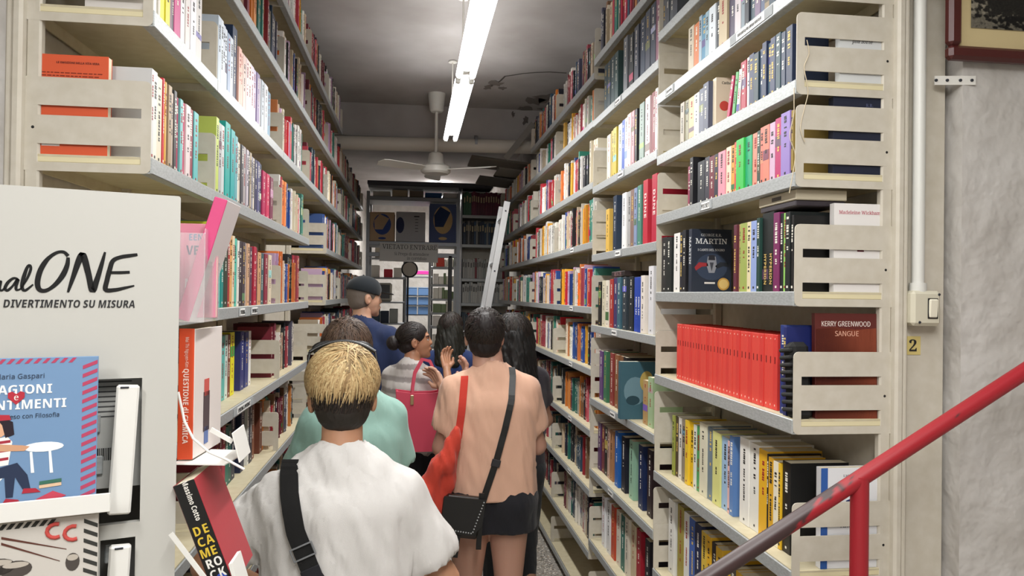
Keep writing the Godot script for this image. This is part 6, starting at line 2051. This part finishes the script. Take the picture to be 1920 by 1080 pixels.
	part("crown", cm, M.cloth, cap)
	cm = MB.new()
	var po := PackedVector2Array()
	for i in 13:
		var a := PI * i / 12.0
		po.append(Vector2(cos(a) * 0.08, sin(a) * 0.09))
	cm.prism(po, 0.004, P.head * Transform3D(Basis(Vector3.RIGHT, Vector3(0, -0.2, -1).normalized(), Vector3(0, 1, -0.2).normalized()), Vector3(0, 0.03, -0.088)), lin("15181e"))
	part("visor", cm, M.cloth, cap)
	cm = MB.new()
	cm.lathe([Vector2(0, 0.006), Vector2(0.006, 0.004), Vector2(0.008, 0)], 10, P.head * Vector3(0, 0.13, 0.01), lin("15181e"))
	part("button", cm, M.cloth, cap)
	# --- woman in striped T-shirt ---
	at = q(775, 665, 4.2)
	var stripes := func(p: Vector3) -> Color: return lin("8f8a88") if fposmod(p.y + p.z * 0.1, 0.075) < 0.03 else lin("c2bebb")
	P = person({"at": at, "h": 1.54, "yaw": -0.75, "skin": "a97a5e", "head": [-0.75, 0.12], "label": "person in grey striped T-shirt with dark hair in a bun", "wide": 1.02,
		"arms": [[-0.25, 1.12, -0.05], [-0.1, 1.08, -0.25], [0.27, 1.14, -0.06], [0.1, 1.4, -0.2]], "leg_col": "15151a", "legs": "skirt", "leg_low": 0.42, "shirt": {"col": stripes, "sleeve": 0.6, "sleeve_r": 0.066, "hem": 0.9, "seed": 2}})
	hm = nets([[Vector3(0, 0.032, 0.018), Vector3(0.081, 0.087, 0.1)], [Vector3(0, -0.03, 0.045), Vector3(0.066, 0.05, 0.06)], [Vector3(0, 0.0, 0.135), Vector3(0.042, 0.046, 0.042)]], 0.006, 0.012, lin("1a1512"), [[Vector3(0, -0.07, 0.05), Vector3(0, -1, -0.2)]], [[Vector3(0, -0.055, -0.085), Vector3(0.09, 0.105, 0.075)], [Vector3(0.085, -0.035, -0.01), Vector3(0.03, 0.045, 0.03)], [Vector3(-0.085, -0.035, -0.01), Vector3(0.03, 0.045, 0.03)]], 0.003, 40.0)
	strands(hm, Vector3(0, 0.03, 0.018), Vector3(0.082, 0.088, 0.101), Vector3(0, 0.3, -0.95), 900, 0.06, func(u, p): return lin("120e0c").lerp(lin("3a2c24"), rng.randf() * 0.5), func(u): return u.z > -0.45 and u.y > -0.5, 0.0018, 0.003)
	hair(P, hm)
	pink_bag()
	# --- woman in navy ---
	at = q(846, 625, 5.0)
	P = person({"at": at, "h": 1.57, "yaw": -0.15, "skin": "a97c62", "head": [-0.2, 0.0], "label": "dark-haired person in a navy top beyond the striped T-shirt", "wide": 1.0,
		"arms": [[-0.25, 1.12, -0.02], [-0.18, 1.0, -0.2], [0.25, 1.12, -0.02], [0.16, 1.0, -0.22]], "leg_col": "2c2c30", "shirt": {"name": "top", "col": lin("1f305c"), "sleeve": 0.5, "hem": 0.88, "neck": -0.03, "seed": 4}})
	hair(P, long_hair("1c1614", -0.24))
	# --- woman with long black hair beyond the peach T-shirt ---
	at = q(962, 620, 3.68)
	P = person({"at": at, "h": 1.6, "yaw": 0.5, "skin": "b58c74", "head": [0.2, 0.0], "label": "person with long straight black hair standing beyond the peach T-shirt", "wide": 0.96,
		"arms": [[-0.25, 1.14, -0.1], [-0.26, 1.3, -0.28], [0.24, 1.12, -0.02], [0.18, 0.98, -0.2]], "leg_col": "26282e", "shirt": {"name": "top", "col": lin("2c2a30"), "sleeve": 0.5, "hem": 0.88, "seed": 9}})
	hair(P, long_hair("14110f", -0.34))
	# --- woman in peach T-shirt ---
	at = q(921, 640, 3.1)
	P = person({"at": at, "h": 1.635, "yaw": 0.0, "skin": "c09480", "head": [0.0, 0.0], "head_dx": -0.03, "label": "person in peach T-shirt and black denim shorts carrying a red tote", "wide": 0.96, "thigh": 0.1,
		"arms": [[-0.205, 1.1, -0.03], [-0.12, 1.34, -0.16], [0.215, 1.1, -0.05], [0.12, 1.12, -0.26]], "legs": "shorts", "leg_low": 0.76, "leg_col": "1a1b20", "shoe": "d8d6d2", "shirt": {"col": lin("d4a991"), "sleeve": 0.6, "sleeve_r": 0.072, "hem": 0.9, "ease": 0.028, "wr": 0.006, "wfr": 10.0, "neck": -0.004, "cell": 0.009, "seed": 6}})
	hm = nets([[Vector3(0, 0.036, 0.016), Vector3(0.083, 0.09, 0.104)], [Vector3(0, -0.035, 0.045), Vector3(0.068, 0.06, 0.066)], [Vector3(0, 0.05, 0.1), Vector3(0.045, 0.05, 0.035)]], 0.0055, 0.03, lin("16110f"), [[Vector3(0, -0.09, 0.05), Vector3(0, -1, -0.2)]], [[Vector3(0, -0.055, -0.085), Vector3(0.09, 0.105, 0.075)], [Vector3(0.088, -0.035, -0.01), Vector3(0.03, 0.045, 0.03)], [Vector3(-0.088, -0.035, -0.01), Vector3(0.03, 0.045, 0.03)]], 0.003, 40.0)
	strands(hm, Vector3(0, 0.03, 0.022), Vector3(0.085, 0.095, 0.11), Vector3(0.0, 0.72, 0.7), 2600, 0.07, func(u, p): return lin("0f0c0b").lerp(lin("3c3029"), rng.randf() * 0.55), func(u): return u.z > -0.4 and u.y > -0.75, 0.0017, 0.004, -0.2)
	hair(P, hm)
	peach_bags(P)
	# sunglasses resting on the dark hair
	var g2 := thing("sunglasses", "thin sunglasses resting on the dark hair above the peach T-shirt", "sunglasses", P.root.position)
	var gm := MB.new()
	var gp := []
	for i in 13:
		var a := -1.0 + i / 6.0
		gp.append(P.head * Vector3(a * 0.09, 0.118 - a * a * 0.1, -0.03 + a * a * 0.05))
	gm.tube(gp, 0.003, 8)
	part("frame_bar", gm, M.steel, g2)
func short_hair(a: String, b: String) -> MB:
	var hm := nets([[Vector3(0, 0.038, 0.014), Vector3(0.083, 0.09, 0.103)], [Vector3(0, -0.03, 0.04), Vector3(0.066, 0.055, 0.062)]], 0.006, 0.02, lin(a), [[Vector3(0, -0.08, 0.05), Vector3(0, -1, -0.2)]], [[Vector3(0, -0.055, -0.08), Vector3(0.09, 0.1, 0.07)], [Vector3(0.087, -0.035, -0.01), Vector3(0.03, 0.045, 0.03)], [Vector3(-0.087, -0.035, -0.01), Vector3(0.03, 0.045, 0.03)]], 0.006, 40.0)
	strands(hm, Vector3(0, 0.035, 0.014), Vector3(0.085, 0.093, 0.106), Vector3(0.1, 0.8, 0.55).normalized(), 2600, 0.06, func(u, p): return lin(a).lerp(lin(b), rng.randf()), func(u): return u.y > -0.5 and (u.z > -0.2 or u.y > 0.3), 0.0018, 0.007, 0.2)
	return hm
func long_hair(a: String, low: float) -> MB:
	var hm := nets([[Vector3(0, 0.036, 0.014), Vector3(0.084, 0.09, 0.104)], [Vector3(-0.035, 0.0, 0.06), Vector3(-0.05, low, 0.1), 0.055, 0.045], [Vector3(0.035, 0.0, 0.06), Vector3(0.05, low, 0.1), 0.055, 0.045], [Vector3(0, 0.02, 0.06), Vector3(0, low, 0.11), 0.06, 0.045], [Vector3(-0.065, 0.0, 0.03), Vector3(-0.09, low * 0.8, 0.05), 0.03, 0.03], [Vector3(0.065, 0.0, 0.03), Vector3(0.09, low * 0.8, 0.05), 0.03, 0.03]], 0.0065, 0.02, lin(a), [], [[Vector3(0, -0.055, -0.085), Vector3(0.085, 0.105, 0.075)]], 0.008, 22.0)
	strands(hm, Vector3(0, 0.03, 0.016), Vector3(0.087, 0.094, 0.107), Vector3(0, 0.85, -0.3), 1400, 0.09, func(u, p): return lin(a).lerp(lin("44362e"), rng.randf() * 0.45), func(u): return u.z > -0.4 and u.y > -0.6, 0.0017, 0.004, 0.6)
	return hm
func pink_bag() -> void:
	var c := q(790, 785, 3.92)
	var bag := thing("handbag", "coral pink structured handbag with twin handles and gold clips", "bag", c)
	bag.rotation.y = 0.05
	var wt := 0.134
	var wb := 0.112
	var h := 0.15
	var m := MB.new()
	var prof := PackedVector2Array([Vector2(-wb, -h), Vector2(-wb + 0.02, -h - 0.012), Vector2(wb - 0.02, -h - 0.012), Vector2(wb, -h), Vector2(wt, h), Vector2(0.05, h - 0.012), Vector2(-0.05, h - 0.012), Vector2(-wt, h)])
	var pc := lin("c8485e")
	m.prism(prof, 0.012, Transform3D(Basis(), Vector3(0, 0, 0.038)), pc)
	part("front_panel", m, mat("bag_leather", Color.WHITE, 0.42), bag)
	M.bag_leather.vertex_color_use_as_albedo = true
	m = MB.new()
	m.prism(prof, 0.012, Transform3D(Basis(), Vector3(0, 0, -0.05)), pc)
	part("back_panel", m, M.bag_leather, bag)
	for s in [-1.0, 1.0]:
		m = MB.new()
		m.bar(Vector3(s * (wb - 0.006), -h, 0), Vector3(s * (wt - 0.008), h * 0.96, 0), 0.01, 0.085, pc, Vector3(0, 0, 1))
		part("gusset", m, M.bag_leather, bag)
	m = MB.new()
	m.cham(Vector3(0, -h + 0.0, 0), Vector3(wb * 2.0 - 0.02, 0.02, 0.085), 0.006, pc)
	part("bag_base", m, M.bag_leather, bag)
	var top := q(772, 688, 3.98) - c
	for z in [0.052, -0.02]:
		m = MB.new()
		var pt := []
		for e in [[-0.052, 0.1], [-0.048, 0.17], [-0.038, 0.24], [0.0, 0.31], [0.04, 0.3], [0.075, 0.22], [0.088, 0.15], [0.09, 0.08]]:
			pt.append(Vector3(e[0], e[1], z * (1.0 - maxf(0.0, e[1] - 0.1) * 1.2)))
		ribbon(m, pt, 0.014, 0.006, func(p): return Vector3(0, 0, 1), pc)
		part("handle", m, M.bag_leather, bag)
		if z > 0:
			for x in [-0.052, 0.09]:
				m = MB.new()
				m.cham(Vector3(x, 0.105 if x < 0 else 0.075, 0.055), Vector3(0.017, 0.05, 0.008), 0.002)
				part("clip", m, mat("gold_clip", Color("c8b48c"), 0.3, 0.8), bag)
func peach_bags(P: Dictionary) -> void:
	# black crossbody bag: strap from the shoulder to the hip, studded flap, tassels
	var o := thing("studded_bag", "black studded crossbody bag hanging at the hip of the peach T-shirt", "bag", P.root.position)
	var m := MB.new()
	var pth := strap_path(P, [[0.085, 1.455], [0.085, 1.42], [0.075, 1.33], [0.045, 1.2], [0.01, 1.07], [-0.03, 0.95], [-0.045, 0.9]], 6)
	ribbon(m, pth, 0.026, 0.004, func(p): return Vector3(0, 0.2 if p.y < 1.28 else 1.6, 1).normalized(), lin("101012"))
	part("strap", m, M.bag_leather, o)
	m = MB.new()
	var bp: Vector3 = pth[24]
	m.cham(bp + Vector3(0, 0, 0.005), Vector3(0.036, 0.03, 0.005), 0.002, lin("2a2a2c"), Basis(Vector3.BACK, -0.25))
	part("buckle", m, M.bag_leather, o)
	var c: Vector3 = q(866, 968, 2.9) - o.position
	var bs := Basis(Vector3.BACK, -0.12)
	m = MB.new()
	m.cham(c, Vector3(0.16, 0.16, 0.06), 0.018, lin("121214"), bs)
	part("bag_body", m, M.bag_leather, o)
	m = MB.new()
	var fl := PackedVector2Array([Vector2(-0.081, 0.08), Vector2(0.081, 0.08), Vector2(0.079, -0.02), Vector2(0.05, -0.06), Vector2(-0.05, -0.06), Vector2(-0.079, -0.03)])
	m.prism(fl, 0.005, Transform3D(bs, c + Vector3(0, 0, 0.031)), lin("17171a"))
	part("flap", m, M.bag_leather, o)
	var n := 22
	for i in n:
		var f := float(i) / (n - 1)
		var pp: Vector2
		if f < 0.5:
			pp = Vector2(-0.06, -0.045).lerp(Vector2(0.045, -0.052), f * 2.0)
		else:
			pp = Vector2(0.045, -0.052).lerp(Vector2(0.074, 0.07), (f - 0.5) * 2.0)
		m = MB.new()
		m.lathe([Vector2(0, 0.003), Vector2(0.0022, 0.0022), Vector2(0.0032, 0)], 7, c + bs * Vector3(pp.x, pp.y, 0.0362), Color.WHITE, Basis(Vector3.RIGHT, Vector3.BACK, Vector3.DOWN))
		part("stud", m, M.alu, o)
	for e in [[861, 985, 853, 1045], [903, 925, 897, 1030]]:
		m = MB.new()
		m.bar(q(e[0], e[1], 2.88) - o.position, q(e[2], e[3], 2.88) - o.position, 0.02, 0.008, lin("0e0e10"), Vector3(0, 0, 1))
		part("tassel", m, M.bag_leather, o)
	# red cloth tote on the other shoulder
	var t := thing("tote_bag", "red cloth tote slung from the shoulder of the peach T-shirt", "bag", P.root.position)
	m = MB.new()
	var sp2 := strap_path(P, [[-0.118, 1.42], [-0.122, 1.38], [-0.132, 1.28], [-0.145, 1.17]], 6)
	ribbon(m, sp2, 0.03, 0.004, func(p): return Vector3(-0.3, 0.2 if p.y < 1.3 else 1.8, 1).normalized(), lin("c03a2e"))
	part("strap", m, M.cloth, t)
	var base: Vector3 = t.position
	var k0: Vector3 = sp2[sp2.size() - 1]
	var k1 := q(856, 820, 2.93) - base
	m = MB.new()
	ribbon(m, [k0, k0.lerp(k1, 0.5) + Vector3(0, 0, 0.01), k1], 0.03, 0.005, func(p): return Vector3(-0.2, 0.1, 1).normalized(), lin("c03a2e"))
	part("strap", m, M.cloth, t)
	var k2 := q(800, 925, 2.93) - base
	var k3 := q(810, 972, 2.93) - base
	var k4 := q(836, 905, 2.95) - base
	var tb := nets([[k1 + Vector3(0, 0.03, 0), k1.lerp(k2, 0.5), 0.014, 0.036], [k1.lerp(k2, 0.5), k2, 0.036, 0.044], [k1, k4, 0.016, 0.034], [k2, k3, 0.044, 0.04], [k4, k3, 0.034, 0.04]], 0.008, 0.03, lin("c4402f"), [[k3 + Vector3(0, -0.05, 0), Vector3(0.2, -1, 0).normalized()]], [], 0.011, 12.0, 15)
	part("bag_body", tb, M.cloth, t)
